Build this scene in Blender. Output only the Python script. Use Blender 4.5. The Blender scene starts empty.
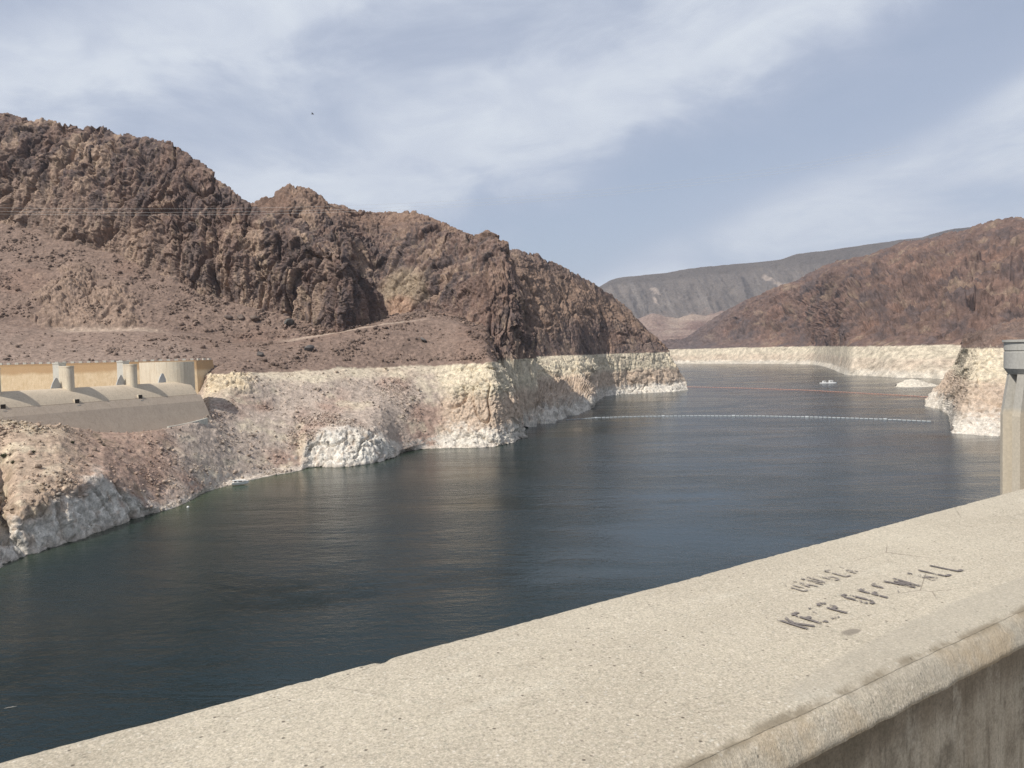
import bpy, bmesh, math, random
import numpy as np
from mathutils import Vector, Matrix

random.seed(7)
RNG = np.random.default_rng(11)
scene = bpy.context.scene
COL = scene.collection

# ------------------------------------------------------------------ camera
W, H, F = 1024, 768, 773.0
CAM = np.array([0.0, 0.0, 60.0])
ROLL = math.atan(0.024)
PITCH = math.atan(32.5 / F)
_R = np.array([1.0, 0, 0]); _U = np.array([0, math.sin(PITCH), math.cos(PITCH)]); FW = np.array([0, math.cos(PITCH), -math.sin(PITCH)])
RT = _R * math.cos(ROLL) - _U * math.sin(ROLL)
UP = _U * math.cos(ROLL) + _R * math.sin(ROLL)
cam_data = bpy.data.cameras.new('camera')
cam = bpy.data.objects.new('camera', cam_data)
COL.objects.link(cam)
cam.matrix_world = Matrix(((RT[0], UP[0], -FW[0], CAM[0]), (RT[1], UP[1], -FW[1], CAM[1]), (RT[2], UP[2], -FW[2], CAM[2]), (0, 0, 0, 1)))
cam_data.sensor_width = 36.0
cam_data.lens = 36.0 * F / W
cam_data.clip_start = 0.05
cam_data.clip_end = 60000
scene.camera = cam

# ------------------------------------------------------------------ light
SUN_AZ, SUN_EL = math.radians(132), math.radians(50)     # azimuth measured to the left of the view axis
S = Vector((-math.sin(SUN_AZ) * math.cos(SUN_EL), math.cos(SUN_AZ) * math.cos(SUN_EL), math.sin(SUN_EL)))
sun_data = bpy.data.lights.new('sun', 'SUN')
sun_data.energy = 4.7
sun_data.angle = math.radians(0.55)
sun_data.color = (1.0, 0.955, 0.89)
sun = bpy.data.objects.new('sun', sun_data)
COL.objects.link(sun)
sun.rotation_euler = S.to_track_quat('Z', 'Y').to_euler()

world = bpy.data.worlds.new('World')
scene.world = world
world.use_nodes = True
wt = world.node_tree
wn, wl = wt.nodes, wt.links
wn.clear()
def wnode(t, **kw):
    n = wn.new(t)
    for k, v in kw.items(): setattr(n, k, v)
    return n
wout = wnode('ShaderNodeOutputWorld')
bg = wnode('ShaderNodeBackground'); bg.inputs['Strength'].default_value = 0.1
sky = wnode('ShaderNodeTexSky', sky_type='NISHITA')
sky.sun_disc = False
sky.sun_elevation = SUN_EL
sky.sun_rotation = math.atan2(S.x, S.y)
sky.altitude = 400; sky.air_density = 1.0; sky.dust_density = 1.2; sky.ozone_density = 1.0
# thin cirrus: noise on the direction projected onto a flat cloud layer
tc = wnode('ShaderNodeTexCoord')
sep = wnode('ShaderNodeSeparateXYZ'); wl.new(tc.outputs['Generated'], sep.inputs[0])
def wmath(op, a, b=None, c=None):
    n = wnode('ShaderNodeMath', operation=op)
    for i, x in enumerate((a, b, c)):
        if x is None: continue
        if isinstance(x, (int, float)): n.inputs[i].default_value = x
        else: wl.new(x, n.inputs[i])
    return n.outputs[0]
# direction as azimuth and elevation; the cloud sheets lie in bands that climb to the right
az_ = wmath('ARCTAN2', sep.outputs['X'], sep.outputs['Y'])
el_ = wmath('ARCSINE', sep.outputs['Z'])
comb = wnode('ShaderNodeCombineXYZ'); wl.new(az_, comb.inputs[0]); wl.new(el_, comb.inputs[1])
def wnoise(rot, sx, sy, off, scale, detail, rough, dist):
    m = wnode('ShaderNodeMapping')
    m.inputs['Rotation'].default_value = (0, 0, math.radians(rot))
    m.inputs['Scale'].default_value = (sx, sy, 1); m.inputs['Location'].default_value = off
    wl.new(comb.outputs[0], m.inputs['Vector'])
    n = wnode('ShaderNodeTexNoise'); n.inputs['Scale'].default_value = scale
    n.inputs['Detail'].default_value = detail; n.inputs['Roughness'].default_value = rough; n.inputs['Distortion'].default_value = dist
    wl.new(m.outputs[0], n.inputs['Vector']); return n.outputs['Fac']
def wramp(v, lo, hi, a=0.0, b=1.0):
    r = wnode('ShaderNodeMapRange', interpolation_type='SMOOTHSTEP')
    for k, x in (('From Min', lo), ('From Max', hi), ('To Min', a), ('To Max', b)): r.inputs[k].default_value = x
    wl.new(v, r.inputs['Value']); return r.outputs[0]
w_big = wnoise(-20, 1.0, 2.2, (3.1, 1.7, 0), 2.2, 3, 0.5, 0.3)
w_mid = wnoise(-19, 1.0, 2.3, (7.7, 4.2, 0), 4.5, 8, 0.58, 0.5)
w_fin = wnoise(-19, 1.0, 2.6, (1.3, 8.8, 0), 6.0, 7, 0.56, 0.6)
band = wmath('SUBTRACT', el_, wmath('MULTIPLY', az_, 0.36))
band = wmath('ADD', band, wmath('MULTIPLY', wmath('SUBTRACT', w_big, 0.5), 0.12))
band = wmath('ADD', band, wmath('MULTIPLY', wmath('SUBTRACT', w_mid, 0.5), 0.10))
cr = wnode('ShaderNodeValToRGB'); cr.color_ramp.interpolation = 'B_SPLINE'
stops = [(-0.25, .55), (-0.06, .50), (-0.01, .85), (0.03, .95), (0.07, .34), (0.12, .14), (0.17, .30), (0.235, .80), (0.31, 1.0), (0.385, .40), (0.44, .60), (0.49, 1.0), (0.55, .45), (0.66, .45), (0.8, .5)]
el0 = cr.color_ramp.elements
while len(el0) < len(stops): el0.new(0.5)
for e, (x, v) in zip(el0, stops): e.position = (x + 0.3) / 1.2; e.color = (v, v, v, 1)
wl.new(wmath('DIVIDE', wmath('ADD', band, 0.3), 1.2), cr.inputs[0])
cl_ = wmath('MULTIPLY', cr.outputs[0], wramp(w_mid, 0.25, 0.72, 0.55, 1.25))
veil = wmath('MINIMUM', wmath('ADD', wmath('MULTIPLY', cl_, 0.60), 0.52), 1.0)
white = wmath('MULTIPLY', wmath('MULTIPLY', wramp(cl_, 0.32, 0.95), wramp(w_fin, 0.28, 0.70, 0.42, 1.0)), 0.92)
mix0 = wnode('ShaderNodeMix', data_type='RGBA')
wl.new(veil, mix0.inputs['Factor']); wl.new(sky.outputs[0], mix0.inputs['A']); mix0.inputs['B'].default_value = (5.1, 5.65, 6.95, 1)
mixw = wnode('ShaderNodeMix', data_type='RGBA')
wl.new(white, mixw.inputs['Factor'])
wl.new(mix0.outputs['Result'], mixw.inputs['A'])
mixw.inputs['B'].default_value = (7.3, 7.8, 8.5, 1)
wl.new(mixw.outputs['Result'], bg.inputs['Color'])
wl.new(bg.outputs[0], wout.inputs['Surface'])

scene.view_settings.view_transform = 'Standard'
scene.view_settings.look = 'None'
scene.view_settings.gamma = 1
scene.view_settings.exposure = 0.0
scene.view_settings.use_curve_mapping = False
scene.cycles.use_denoising = True
scene.cycles.denoising_prefilter = 'NONE'
scene.cycles.max_bounces = 6
scene.cycles.diffuse_bounces = 3
scene.cycles.volume_bounces = 0

# ------------------------------------------------------------------ measuring helpers
def ray(px, py):
    d = FW * F + RT * (px - W / 2) - UP * (py - H / 2)
    return d / math.hypot(d[0], d[1])          # unit horizontal length: point at range r is CAM + d*r
def knot(px, py=None, r=None, z=None):
    """A surveyed point: bearing, range and height from two of (sight line, range, height)."""
    if py is None:
        py = 351.5 - 0.024 * (px - 512) + (60 - z) * F / r
        d = ray(px, py); r = r / d[1]
        return math.atan2(d[0], d[1]), r, (z - 60) / r
    d = ray(px, py)
    r = (z - 60) / d[2] if r is None else r / d[1]      # r is the depth along the view axis
    return math.atan2(d[0], d[1]), r, d[2]
def point(px, py=None, r=None, z=None):
    a, r, t = knot(px, py, r, z)
    return np.array([r * math.sin(a), r * math.cos(a), 60 + t * r])

# ------------------------------------------------------------------ noise (numpy)
_perm = np.arange(256); RNG.shuffle(_perm); _perm = np.concatenate([_perm, _perm, _perm]).astype(np.int32)
_g = RNG.normal(size=(256, 3)).astype(np.float32); _g /= np.linalg.norm(_g, axis=1)[:, None]
_jit = RNG.random((256, 3)).astype(np.float32)
_val = RNG.random(256).astype(np.float32)
def perlin(P):
    P = P.astype(np.float32)
    i = np.floor(P).astype(np.int32); f = P - i; i &= 255
    w = f * f * f * (f * (f * 6 - 15) + 10)
    out = np.zeros(len(P), np.float32)
    for dx in (0, 1):
        a = _perm[i[:, 0] + dx]
        wx = w[:, 0] if dx else 1 - w[:, 0]
        for dy in (0, 1):
            b = _perm[a + i[:, 1] + dy]
            wy = wx * (w[:, 1] if dy else 1 - w[:, 1])
            for dz in (0, 1):
                g = _g[_perm[b + i[:, 2] + dz]]
                d = g[:, 0] * (f[:, 0] - dx) + g[:, 1] * (f[:, 1] - dy) + g[:, 2] * (f[:, 2] - dz)
                out += d * wy * (w[:, 2] if dz else 1 - w[:, 2])
    return out * 1.5
def fbm(P, n=4, gain=0.5, lac=2.07, ridged=False):
    out = np.zeros(len(P), np.float32); a = 1.0; tot = 0
    Q = P.astype(np.float32)
    for k in range(n):
        v = perlin(Q + np.float32(17.3 * k))
        if ridged: v = 1 - 2 * np.abs(v) - 0.35
        out += a * v; tot += a; a *= gain; Q = Q * np.float32(lac)
    return out / tot
def worley(P):
    P = P.astype(np.float32)
    i = np.floor(P).astype(np.int32); f = P - i
    f1 = np.full(len(P), 9, np.float32); f2 = f1.copy(); idv = np.zeros(len(P), np.float32)
    for dx in (-1, 0, 1):
        a = _perm[(i[:, 0] + dx) & 255]
        for dy in (-1, 0, 1):
            b = _perm[a + ((i[:, 1] + dy) & 255)]
            for dz in (-1, 0, 1):
                h = _perm[b + ((i[:, 2] + dz) & 255)]
                j = _jit[h]
                d = (j[:, 0] + dx - f[:, 0]) ** 2 + (j[:, 1] + dy - f[:, 1]) ** 2 + (j[:, 2] + dz - f[:, 2]) ** 2
                near = d < f1
                f2 = np.where(near, f1, np.minimum(f2, d)); idv = np.where(near, _val[h], idv); f1 = np.minimum(f1, d)
    return np.sqrt(f1), np.sqrt(f2), idv
def facets(P, a=1.0, b=1.6):
    """blocky broken rock: every Voronoi cell is a flat facet with its own height and tilt, sharp steps between them"""
    P = P.astype(np.float32)
    i = np.floor(P).astype(np.int32); f = P - i
    f1 = np.full(len(P), 9, np.float32); hh = np.zeros(len(P), np.int32); o = np.zeros((len(P), 3), np.float32)
    for dx in (-1, 0, 1):
        q = _perm[(i[:, 0] + dx) & 255]
        for dy in (-1, 0, 1):
            r = _perm[q + ((i[:, 1] + dy) & 255)]
            for dz in (-1, 0, 1):
                h = _perm[r + ((i[:, 2] + dz) & 255)]
                v = _jit[h] + np.array([dx, dy, dz], np.float32) - f
                d = (v * v).sum(1); near = d < f1
                f1 = np.where(near, d, f1); hh = np.where(near, h, hh); o = np.where(near[:, None], v, o)
    return a * (_val[hh] - 0.5) + b * (o * _g[hh]).sum(1) * 0.6
def sstep(a, b, x):
    t = np.clip((x - a) / (b - a), 0, 1); return t * t * (3 - 2 * t)
def mixc(a, b, t):
    return a + (np.asarray(b, np.float32) - a) * np.clip(t, 0, 1)[:, None]
def C3(c, n): return np.tile(np.asarray(c, np.float32), (n, 1))
def smooth1(a, k):
    if k < 1: return a
    h = int(math.ceil(3 * k)); w = np.exp(-0.5 * (np.arange(-h, h + 1) / k) ** 2); w /= w.sum()
    p = np.pad(a, h, mode='edge')
    return np.convolve(p, w, mode='valid')

# ------------------------------------------------------------------ object helpers
def tag(o, label=None, cat=None, group=None, kind=None):
    if label: o['label'] = label
    if cat: o['category'] = cat
    if group: o['group'] = group
    if kind: o['kind'] = kind
    return o
def empty(name, loc, rz=0):
    o = bpy.data.objects.new(name, None); COL.objects.link(o)
    o.location = loc; o.rotation_euler = (0, 0, rz); o.empty_display_size = 0.5
    return o
def mesh_obj(name, verts, faces, mat=None, parent=None, col=None, smooth=False, inv=None):
    me = bpy.data.meshes.new(name)
    V = np.asarray(verts, np.float32).reshape(-1, 3)
    if parent is not None:
        M = np.array(parent_world(parent).inverted())
        V = V @ M[:3, :3].T.astype(np.float32) + M[:3, 3].astype(np.float32)
    if isinstance(faces, np.ndarray):
        nf, k = faces.shape
        me.vertices.add(len(V)); me.vertices.foreach_set('co', V.ravel())
        me.loops.add(nf * k); me.polygons.add(nf)
        me.polygons.foreach_set('loop_start', np.arange(0, nf * k, k, dtype=np.int32))
        me.loops.foreach_set('vertex_index', faces.astype(np.int32).ravel())
        me.update(calc_edges=True); me.validate()
    else:
        me.from_pydata(V.tolist(), [], faces); me.update()
    if col is not None:
        at = me.color_attributes.new('col', 'FLOAT_COLOR', 'POINT')
        c4 = np.ones((len(V), 4), np.float32); c4[:, :3] = col
        at.data.foreach_set('color', c4.ravel())
    if smooth: me.polygons.foreach_set('use_smooth', np.ones(len(me.polygons), bool))
    if mat: me.materials.append(mat)
    o = bpy.data.objects.new(name, me); COL.objects.link(o)
    if parent is not None: o.parent = parent
    return o
def parent_world(p):
    M = Matrix.LocRotScale(p.location, p.rotation_euler, p.scale)
    if p.parent is not None: return parent_world(p.parent) @ M
    return M

class MB:
    """Collects world-space boxes, tubes, prisms and lathes into one mesh."""
    def __init__(s): s.v = []; s.f = []
    def add(s, verts, faces):
        b = len(s.v); s.v += [tuple(map(float, p)) for p in verts]; s.f += [tuple(b + i for i in f) for f in faces]
    def box(s, c, ax, ay, az):
        """centre and three half-axis vectors"""
        c, ax, ay, az = map(np.asarray, (c, ax, ay, az))
        P = [c + sx * ax + sy * ay + sz * az for sz in (-1, 1) for sx, sy in ((-1, -1), (1, -1), (1, 1), (-1, 1))]
        s.add(P, [(3, 2, 1, 0), (4, 5, 6, 7), (0, 1, 5, 4), (1, 2, 6, 5), (2, 3, 7, 6), (3, 0, 4, 7)])
    def tube(s, pts, rad, n=8, cap=True):
        pts = [np.asarray(p, float) for p in pts]
        rads = rad if hasattr(rad, '__len__') else [rad] * len(pts)
        rings = []
        for i, p in enumerate(pts):
            t = pts[min(i + 1, len(pts) - 1)] - pts[max(i - 1, 0)]; t /= np.linalg.norm(t)
            a = np.cross(t, (0, 0, 1)) if abs(t[2]) < 0.95 else np.cross(t, (1, 0, 0)); a /= np.linalg.norm(a)
            b = np.cross(t, a)
            rings.append([p + rads[i] * (math.cos(q) * a + math.sin(q) * b) for q in [2 * math.pi * k / n for k in range(n)]])
        fs = [(i * n + k, i * n + (k + 1) % n, (i + 1) * n + (k + 1) % n, (i + 1) * n + k) for i in range(len(pts) - 1) for k in range(n)]
        if cap: fs += [tuple(range(n - 1, -1, -1)), tuple(range((len(pts) - 1) * n, len(pts) * n))]
        s.add([p for r in rings for p in r], fs)
    def prism(s, poly, z0, z1):
        n = len(poly)
        z0s = z0 if hasattr(z0, '__len__') else [z0] * n
        z1s = z1 if hasattr(z1, '__len__') else [z1] * n
        s.add([(p[0], p[1], z) for p, z in zip(poly, z0s)] + [(p[0], p[1], z) for p, z in zip(poly, z1s)],
              [tuple(range(n - 1, -1, -1)), tuple(range(n, 2 * n))] + [(i, (i + 1) % n, n + (i + 1) % n, n + i) for i in range(n)])
    def build(s, name, mat, parent=None, bevel=0.0, smooth=False):
        o = mesh_obj(name, s.v, s.f, mat, parent, smooth=smooth)
        if bevel:
            m = o.modifiers.new('bevel', 'BEVEL'); m.width = bevel; m.segments = 2; m.limit_method = 'ANGLE'
        return o

# ------------------------------------------------------------------ material helpers
class Mat:
    def __init__(s, name, rough=0.9, spec=0.2):
        s.m = bpy.data.materials.new(name); s.m.use_nodes = True
        s.t = s.m.node_tree; s.n = s.t.nodes; s.l = s.t.links
        s.b = s.n['Principled BSDF']; s.b.inputs['Roughness'].default_value = rough; s.b.inputs['Specular IOR Level'].default_value = spec
        s.geo = s.n.new('ShaderNodeNewGeometry'); s.pos = s.geo.outputs['Position']
    def set(s, sock, v):
        if isinstance(v, (int, float)): sock.default_value = v
        elif isinstance(v, (tuple, list)):
            sock.default_value = tuple(v) + ((1,) if len(v) == 3 and sock.type == 'RGBA' else ())
        else: s.l.new(v, sock)
    def math(s, op, a, b=0.0, c=0.0):
        n = s.n.new('ShaderNodeMath'); n.operation = op
        s.set(n.inputs[0], a); s.set(n.inputs[1], b); s.set(n.inputs[2], c); return n.outputs[0]
    def mapping(s, scale=(1, 1, 1), rot=(0, 0, 0), loc=(0, 0, 0), src=None):
        n = s.n.new('ShaderNodeMapping'); n.inputs['Scale'].default_value = scale; n.inputs['Rotation'].default_value = rot
        n.inputs['Location'].default_value = loc; s.l.new(src or s.pos, n.inputs['Vector']); return n.outputs[0]
    def noise(s, scale, detail=4, rough=0.55, vec=None, dist=0.0):
        n = s.n.new('ShaderNodeTexNoise'); n.inputs['Scale'].default_value = scale; n.inputs['Detail'].default_value = detail
        n.inputs['Roughness'].default_value = rough; n.inputs['Distortion'].default_value = dist
        s.l.new(vec or s.pos, n.inputs['Vector']); return n.outputs['Fac']
    def voro(s, scale, vec=None, feature='F1', out='Distance', rand=1.0):
        n = s.n.new('ShaderNodeTexVoronoi'); n.feature = feature; n.inputs['Scale'].default_value = scale; n.inputs['Randomness'].default_value = rand
        s.l.new(vec or s.pos, n.inputs['Vector']); return n.outputs[out]
    def ramp(s, v, a, b, lo=0.0, hi=1.0, smooth=True):
        n = s.n.new('ShaderNodeMapRange'); n.interpolation_type = 'SMOOTHSTEP' if smooth else 'LINEAR'
        s.l.new(v, n.inputs['Value']); n.inputs['From Min'].default_value = a; n.inputs['From Max'].default_value = b
        n.inputs['To Min'].default_value = lo; n.inputs['To Max'].default_value = hi; return n.outputs[0]
    def mix(s, f, a, b, mode='MIX'):
        n = s.n.new('ShaderNodeMix'); n.data_type = 'RGBA'; n.blend_type = mode
        s.set(n.inputs['Factor'], f); s.set(n.inputs['A'], a); s.set(n.inputs['B'], b); return n.outputs['Result']
    def bump(s, h, strength=0.5, dist=0.1, prev=None):
        n = s.n.new('ShaderNodeBump'); n.inputs['Strength'].default_value = strength; n.inputs['Distance'].default_value = dist
        s.l.new(h, n.inputs['Height'])
        if prev is not None: s.l.new(prev, n.inputs['Normal'])
        return n.outputs['Normal']
    def attr(s, name):
        n = s.n.new('ShaderNodeAttribute'); n.attribute_name = name; return n.outputs['Color']
    def done(s, color=None, normal=None, rough=None):
        if color is not None: s.set(s.b.inputs['Base Color'], color)
        if normal is not None: s.l.new(normal, s.b.inputs['Normal'])
        if rough is not None: s.set(s.b.inputs['Roughness'], rough)
        return s.m
def plain(name, color, rough=0.8, var=0.12, scale=2.0, spec=0.3):
    m = Mat(name, rough, spec)
    n = m.noise(scale, 5, 0.6)
    dark = tuple(c * (1 - var) for c in color); lite = tuple(min(1, c * (1 + var)) for c in color)
    return m.done(m.mix(n, dark, lite))
def rock_material(name, s1=0.35, s2=1.6, var=0.45, bump_d=0.5):
    m = Mat(name, 0.92, 0.15)
    n1 = m.noise(s1, 6, 0.65); n2 = m.noise(s2, 4, 0.7)
    k = m.math('MULTIPLY', m.ramp(n1, 0.28, 0.72, 1 - var, 1 + var, False), m.ramp(n2, 0.25, 0.75, 1 - var * 0.8, 1 + var * 0.8, False))
    c = m.mix(1.0, m.attr('col'), k, 'MULTIPLY')
    b = m.bump(n2, 0.6, bump_d, m.bump(n1, 0.5, bump_d * 2.2))
    return m.done(c, b)
# ------------------------------------------------------------------ terrain sheets
def sheet(name, lines, ncol, rows, amps, dispf, colf, mat, wrap=None, smooth_r=6, jitter=1):
    """Loft a hillside through surveyed contour lines (foot to ridge and down the back), then break it up with rock relief."""
    L = []
    Uc = np.linspace(0, 1, 1500); cost = np.zeros(1499)
    for ln in lines[1:-1]:
        A = np.array([knot(*k) for k in ln['k']]); px = np.array([k[0] for k in ln['k']], float); u = (px - px[0]) / (px[-1] - px[0])
        a_, r_, t_ = (np.interp(Uc, u, A[:, i]) for i in range(3))
        q = np.stack([r_ * np.sin(a_), r_ * np.cos(a_), t_ * r_], 1)
        cost += np.linalg.norm(np.diff(q, axis=0), axis=1) / r_[1:]
    cost = smooth1(cost, 12) + cost.mean() * 0.15
    cdf = np.concatenate([[0], np.cumsum(cost)]); USAMP = np.interp(np.linspace(0, cdf[-1], ncol), cdf, Uc)
    for ln in lines:
        ks = [knot(*k) if not isinstance(k, tuple) or len(k) == 4 else None for k in ln['k']]
        px = np.array([k[0] for k in ln['k']], float)
        u = (px - px[0]) / (px[-1] - px[0])
        A = np.array(ks)
        U = USAMP
        az = np.interp(U, u, A[:, 0]); r = np.interp(U, u, A[:, 1]); t = np.interp(U, u, A[:, 2])
        zc = np.interp(U, u, 60 + A[:, 1] * A[:, 2])
        if ln.get('zfix'): r = smooth1(r, smooth_r); z = zc
        else: r = smooth1(r, smooth_r); t = smooth1(t, jitter); z = 60 + t * r
        P = np.stack([r * np.sin(az), r * np.cos(az), z], 1)
        L.append((P, np.interp(U, u, px)))
    PX = np.stack([l[1] for l in L]); L = np.stack([l[0] for l in L])
    if wrap:
        side, length, n, lat, drop = wrap
        s = (np.linspace(0, 1, n + 1)[1:] ** 1.3)[None, :, None]
        e = L[:, -1:] if side > 0 else L[:, :1]
        rad = e.copy(); rad[..., 2] = 0; rad /= np.linalg.norm(rad, axis=2, keepdims=True)
        latv = np.stack([rad[..., 1], -rad[..., 0], 0 * rad[..., 0]], 2) * -side
        ext = e + (rad + latv * lat) * s * length
        ext[..., 2] -= (drop * s[..., 0] * np.clip((e[..., 2] - 20) / 60, 0, 1.5))
        pe = np.repeat(PX[:, -1:] if side > 0 else PX[:, :1], n, 1)
        if side > 0: L = np.concatenate([L, ext], 1); PX = np.concatenate([PX, pe], 1)
        else: L = np.concatenate([ext[:, ::-1], L], 1); PX = np.concatenate([pe, PX], 1)
    nc = L.shape[1]
    vs = []
    for i, n in enumerate(rows): vs += list(i + np.arange(n) / n)
    vs.append(len(rows)); vs = np.array(vs)
    i0 = np.minimum(vs.astype(int), len(rows) - 1); fr = (vs - i0)[:, None, None]
    G = L[i0] * (1 - fr) + L[i0 + 1] * fr
    PXG = PX[i0] * (1 - fr[..., 0]) + PX[i0 + 1] * fr[..., 0]
    amp = np.interp(vs, np.arange(len(amps)), amps)
    nr = len(vs)
    gu = np.gradient(G, axis=1); gv = np.gradient(G, axis=0)
    N = np.cross(gu, gv); N /= np.linalg.norm(N, axis=2, keepdims=True) + 1e-9
    for _ in range(3):       # soften the normals across the contour lines
        N[1:-1] = (N[:-2] + N[1:-1] * 2 + N[2:]) / 4
    N /= np.linalg.norm(N, axis=2, keepdims=True) + 1e-9
    V = np.repeat(vs[:, None], nc, 1).ravel()
    A = np.repeat(amp[:, None], nc, 1).ravel()
    P0 = G.reshape(-1, 3).astype(np.float32); N0 = N.reshape(-1, 3).astype(np.float32)
    d = dispf(P0, N0, V, PXG.ravel()) * A
    P = P0 + N0 * d[:, None].astype(np.float32)
    G2 = P.reshape(nr, nc, 3)
    N2 = np.cross(np.gradient(G2, axis=1), np.gradient(G2, axis=0)).reshape(-1, 3)
    N2 /= np.linalg.norm(N2, axis=1, keepdims=True) + 1e-9
    col = colf(P, N2, V, PXG.ravel(), d)
    idx = np.arange(nr * nc).reshape(nr, nc)
    faces = np.stack([idx[:-1, :-1], idx[:-1, 1:], idx[1:, 1:], idx[1:, :-1]], -1).reshape(-1, 4)
    o = mesh_obj(name, P, faces, mat, col=np.clip(col, 0.01, 0.9))
    tag(o, kind='structure')
    return dict(P=P, N=N2, C=np.clip(col, 0.01, 0.9), V=V, PX=PXG.ravel(), o=o)

def K(*pts, **kw): return dict(k=[(p + (None,) * (4 - len(p))) for p in pts], **kw)
def Zl(z, *pts): return dict(k=[(p[0], p[1], None, z) for p in pts], zfix=True)

def cliff_relief(P, big=26.0, zs=0.22):
    """columns, buttresses, clefts and joints: relief stretched down the face, with blocky steps"""
    warp = np.stack([perlin(P / 40 + 5), perlin(P / 40 + 9), perlin(P / 40 + 13)], 1) * 9
    Q = (P + warp) * np.array([1, 1, zs], np.float32)
    a = fbm(Q / (big * 1.9), 3, 0.5, ridged=True)
    b = fbm(Q / (big * 0.62) + 31, 4, 0.55, ridged=True)
    cl = np.abs(perlin(Q / (big * 1.0) + 71)); cleft = -np.clip(1 - cl / 0.10, 0, 1)
    cl2 = np.abs(perlin(Q * np.array([1, 1, 1.5], np.float32) / (big * 0.36) + 91)); cleft2 = -np.clip(1 - cl2 / 0.09, 0, 1)
    patchy = sstep(-0.25, 0.35, fbm(P / (big * 2.2) + 17, 2))
    aniso = lambda z: (P + warp * 0.35) * np.array([1, 1, z], np.float32)
    k1 = facets(aniso(0.20) / (big * 0.62), 1.1, 1.4)
    k2 = facets(aniso(0.25) / (big * 0.26) + 7, 1.1, 1.4)
    k3 = facets(aniso(0.42) / (big * 0.115) + 19, 0.9, 1.6)
    k4 = facets(P / (big * 0.055) + 29, 0.8, 1.4)
    led = fbm(P * np.array([.25, .25, 1.6], np.float32) / (big * 0.7) + 55, 3)
    return (1.10 * a + 0.30 * b + 1.65 * cleft * (0.4 + 0.6 * patchy) + 0.70 * cleft2 * (0.3 + 0.7 * patchy)
            + 0.72 * k1 + 0.50 * k2 * (0.5 + 0.5 * patchy) + 0.28 * k3 + 0.12 * k4 + 0.30 * led), k1, a
def talus_relief(P):
    a = fbm(P / 26, 3); b = fbm(P / 6.0, 4, 0.62); r = fbm(P / 13 + 40, 3, 0.5, ridged=True)
    g1, g2, idw = worley(P / 3.4); h1, h2, idh = worley(P / 1.7 + 9)
    return 1.3 * a + 0.75 * b + 0.5 * r * sstep(0.0, 0.3, a) + 0.8 * sstep(0.55, 0.1, g1) * (idw > 0.72) + 0.4 * sstep(0.5, 0.1, h1) * (idh > 0.7)

ROCK = rock_material('canyon_rock')
ROCK_FAR = rock_material('far_rock', 0.08, 0.40, 0.5, 1.5)

BROWN = (0.172, 0.118, 0.097); TAN = (0.345, 0.250, 0.185); VARN = (0.074, 0.060, 0.060); RED = (0.195, 0.122, 0.09)
TALUS = (0.208, 0.148, 0.116); GREYP = (0.40, 0.325, 0.265); CREAM = (0.565, 0.49, 0.36); WHITE = (0.60, 0.55, 0.47); BAND = (0.45, 0.34, 0.255); ROSE = (0.33, 0.22, 0.17)

def upper_colour(P, N, cl, varn=1.0, tan=1.0, red=0.5):
    """rock above the old waterline: varnished cliff faces, tan weathered streaks, brown talus"""
    n = len(P)
    st = P * np.array([1, 1, 0.25], np.float32)
    v1 = fbm(st / 22 + 3, 4, 0.6); v2 = fbm(P / 45 + 8, 3); v3 = fbm(st / 9 + 21, 3, 0.6); v4 = fbm(P / 60 + 40, 3)
    v5 = fbm(P * np.array([1, 1, 0.14], np.float32) / 5.5 + 61, 4, 0.6); v6 = fbm(st / 4.0 + 91, 3, 0.6)
    c = C3(BROWN, n)
    c = mixc(c, TAN, sstep(-0.02, 0.32, v1 + 0.5 * v2) * 0.95 * tan)
    c = mixc(c, VARN, sstep(-0.05, 0.32, v3 - 0.5 * v1 + 0.08) * 0.85 * varn)
    c = mixc(c, (0.060, 0.050, 0.045), sstep(0.08, 0.36, v5 - 0.35 * v1) * 0.65 * varn)
    c = mixc(c, (0.34, 0.26, 0.18), sstep(0.14, 0.42, v6 + 0.35 * v1) * 0.55 * tan)
    c = mixc(c, RED, sstep(0.08, 0.4, v4) * red)
    t = C3(TALUS, n)
    t = mixc(t, RED, sstep(0.05, 0.4, v4 + 0.4 * v2) * red * 0.8)
    t = mixc(t, (0.14, 0.10, 0.08), sstep(0.05, 0.4, fbm(P / 12 + 2, 3)) * 0.6)
    return t + (c - t) * cl[:, None]
def ring_colour(P, N, zr, talus):
    """mineral-bleached band under the old waterline"""
    n = len(P); z = P[:, 2]
    q = fbm(P / 16 + 4, 4, 0.6); q2 = fbm(P * np.array([.4, .4, 2.5], np.float32) / 10 + 14, 3); f = fbm(P / 4 + 24, 3, 0.6)
    c = C3(CREAM, n)
    zb = z / zr + 0.10 * q + 0.05 * q2
    c = mixc(c, BAND, sstep(0.66, 0.50, zb) * 0.85)
    c = mixc(c, (0.53, 0.43, 0.33), sstep(0.1, 0.45, q2) * 0.5)
    ln = fbm(P * np.array([.06, .06, 1.0], np.float32) / 1.1 + 33, 3, 0.6)
    c = mixc(c, (0.50, 0.40, 0.31), sstep(0.08, 0.4, ln) * 0.45)
    c = mixc(c, WHITE, sstep(0.30, 0.10, zb + 0.16 * f))
    c = mixc(c, (0.27, 0.20, 0.15), sstep(0.22, 0.45, f) * 0.6)
    g = C3(GREYP, n)
    g = mixc(g, ROSE, sstep(0.0, 0.4, fbm(P / 35 + 60, 3)) * 0.8)
    g = mixc(g, CREAM, sstep(0.05, 0.4, q) * 0.55)
    return c + (g - c) * np.clip(talus, 0, 1)[:, None]
def steep(N, a=0.75, b=0.5): return sstep(a, b, np.abs(N[:, 2]))
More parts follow.
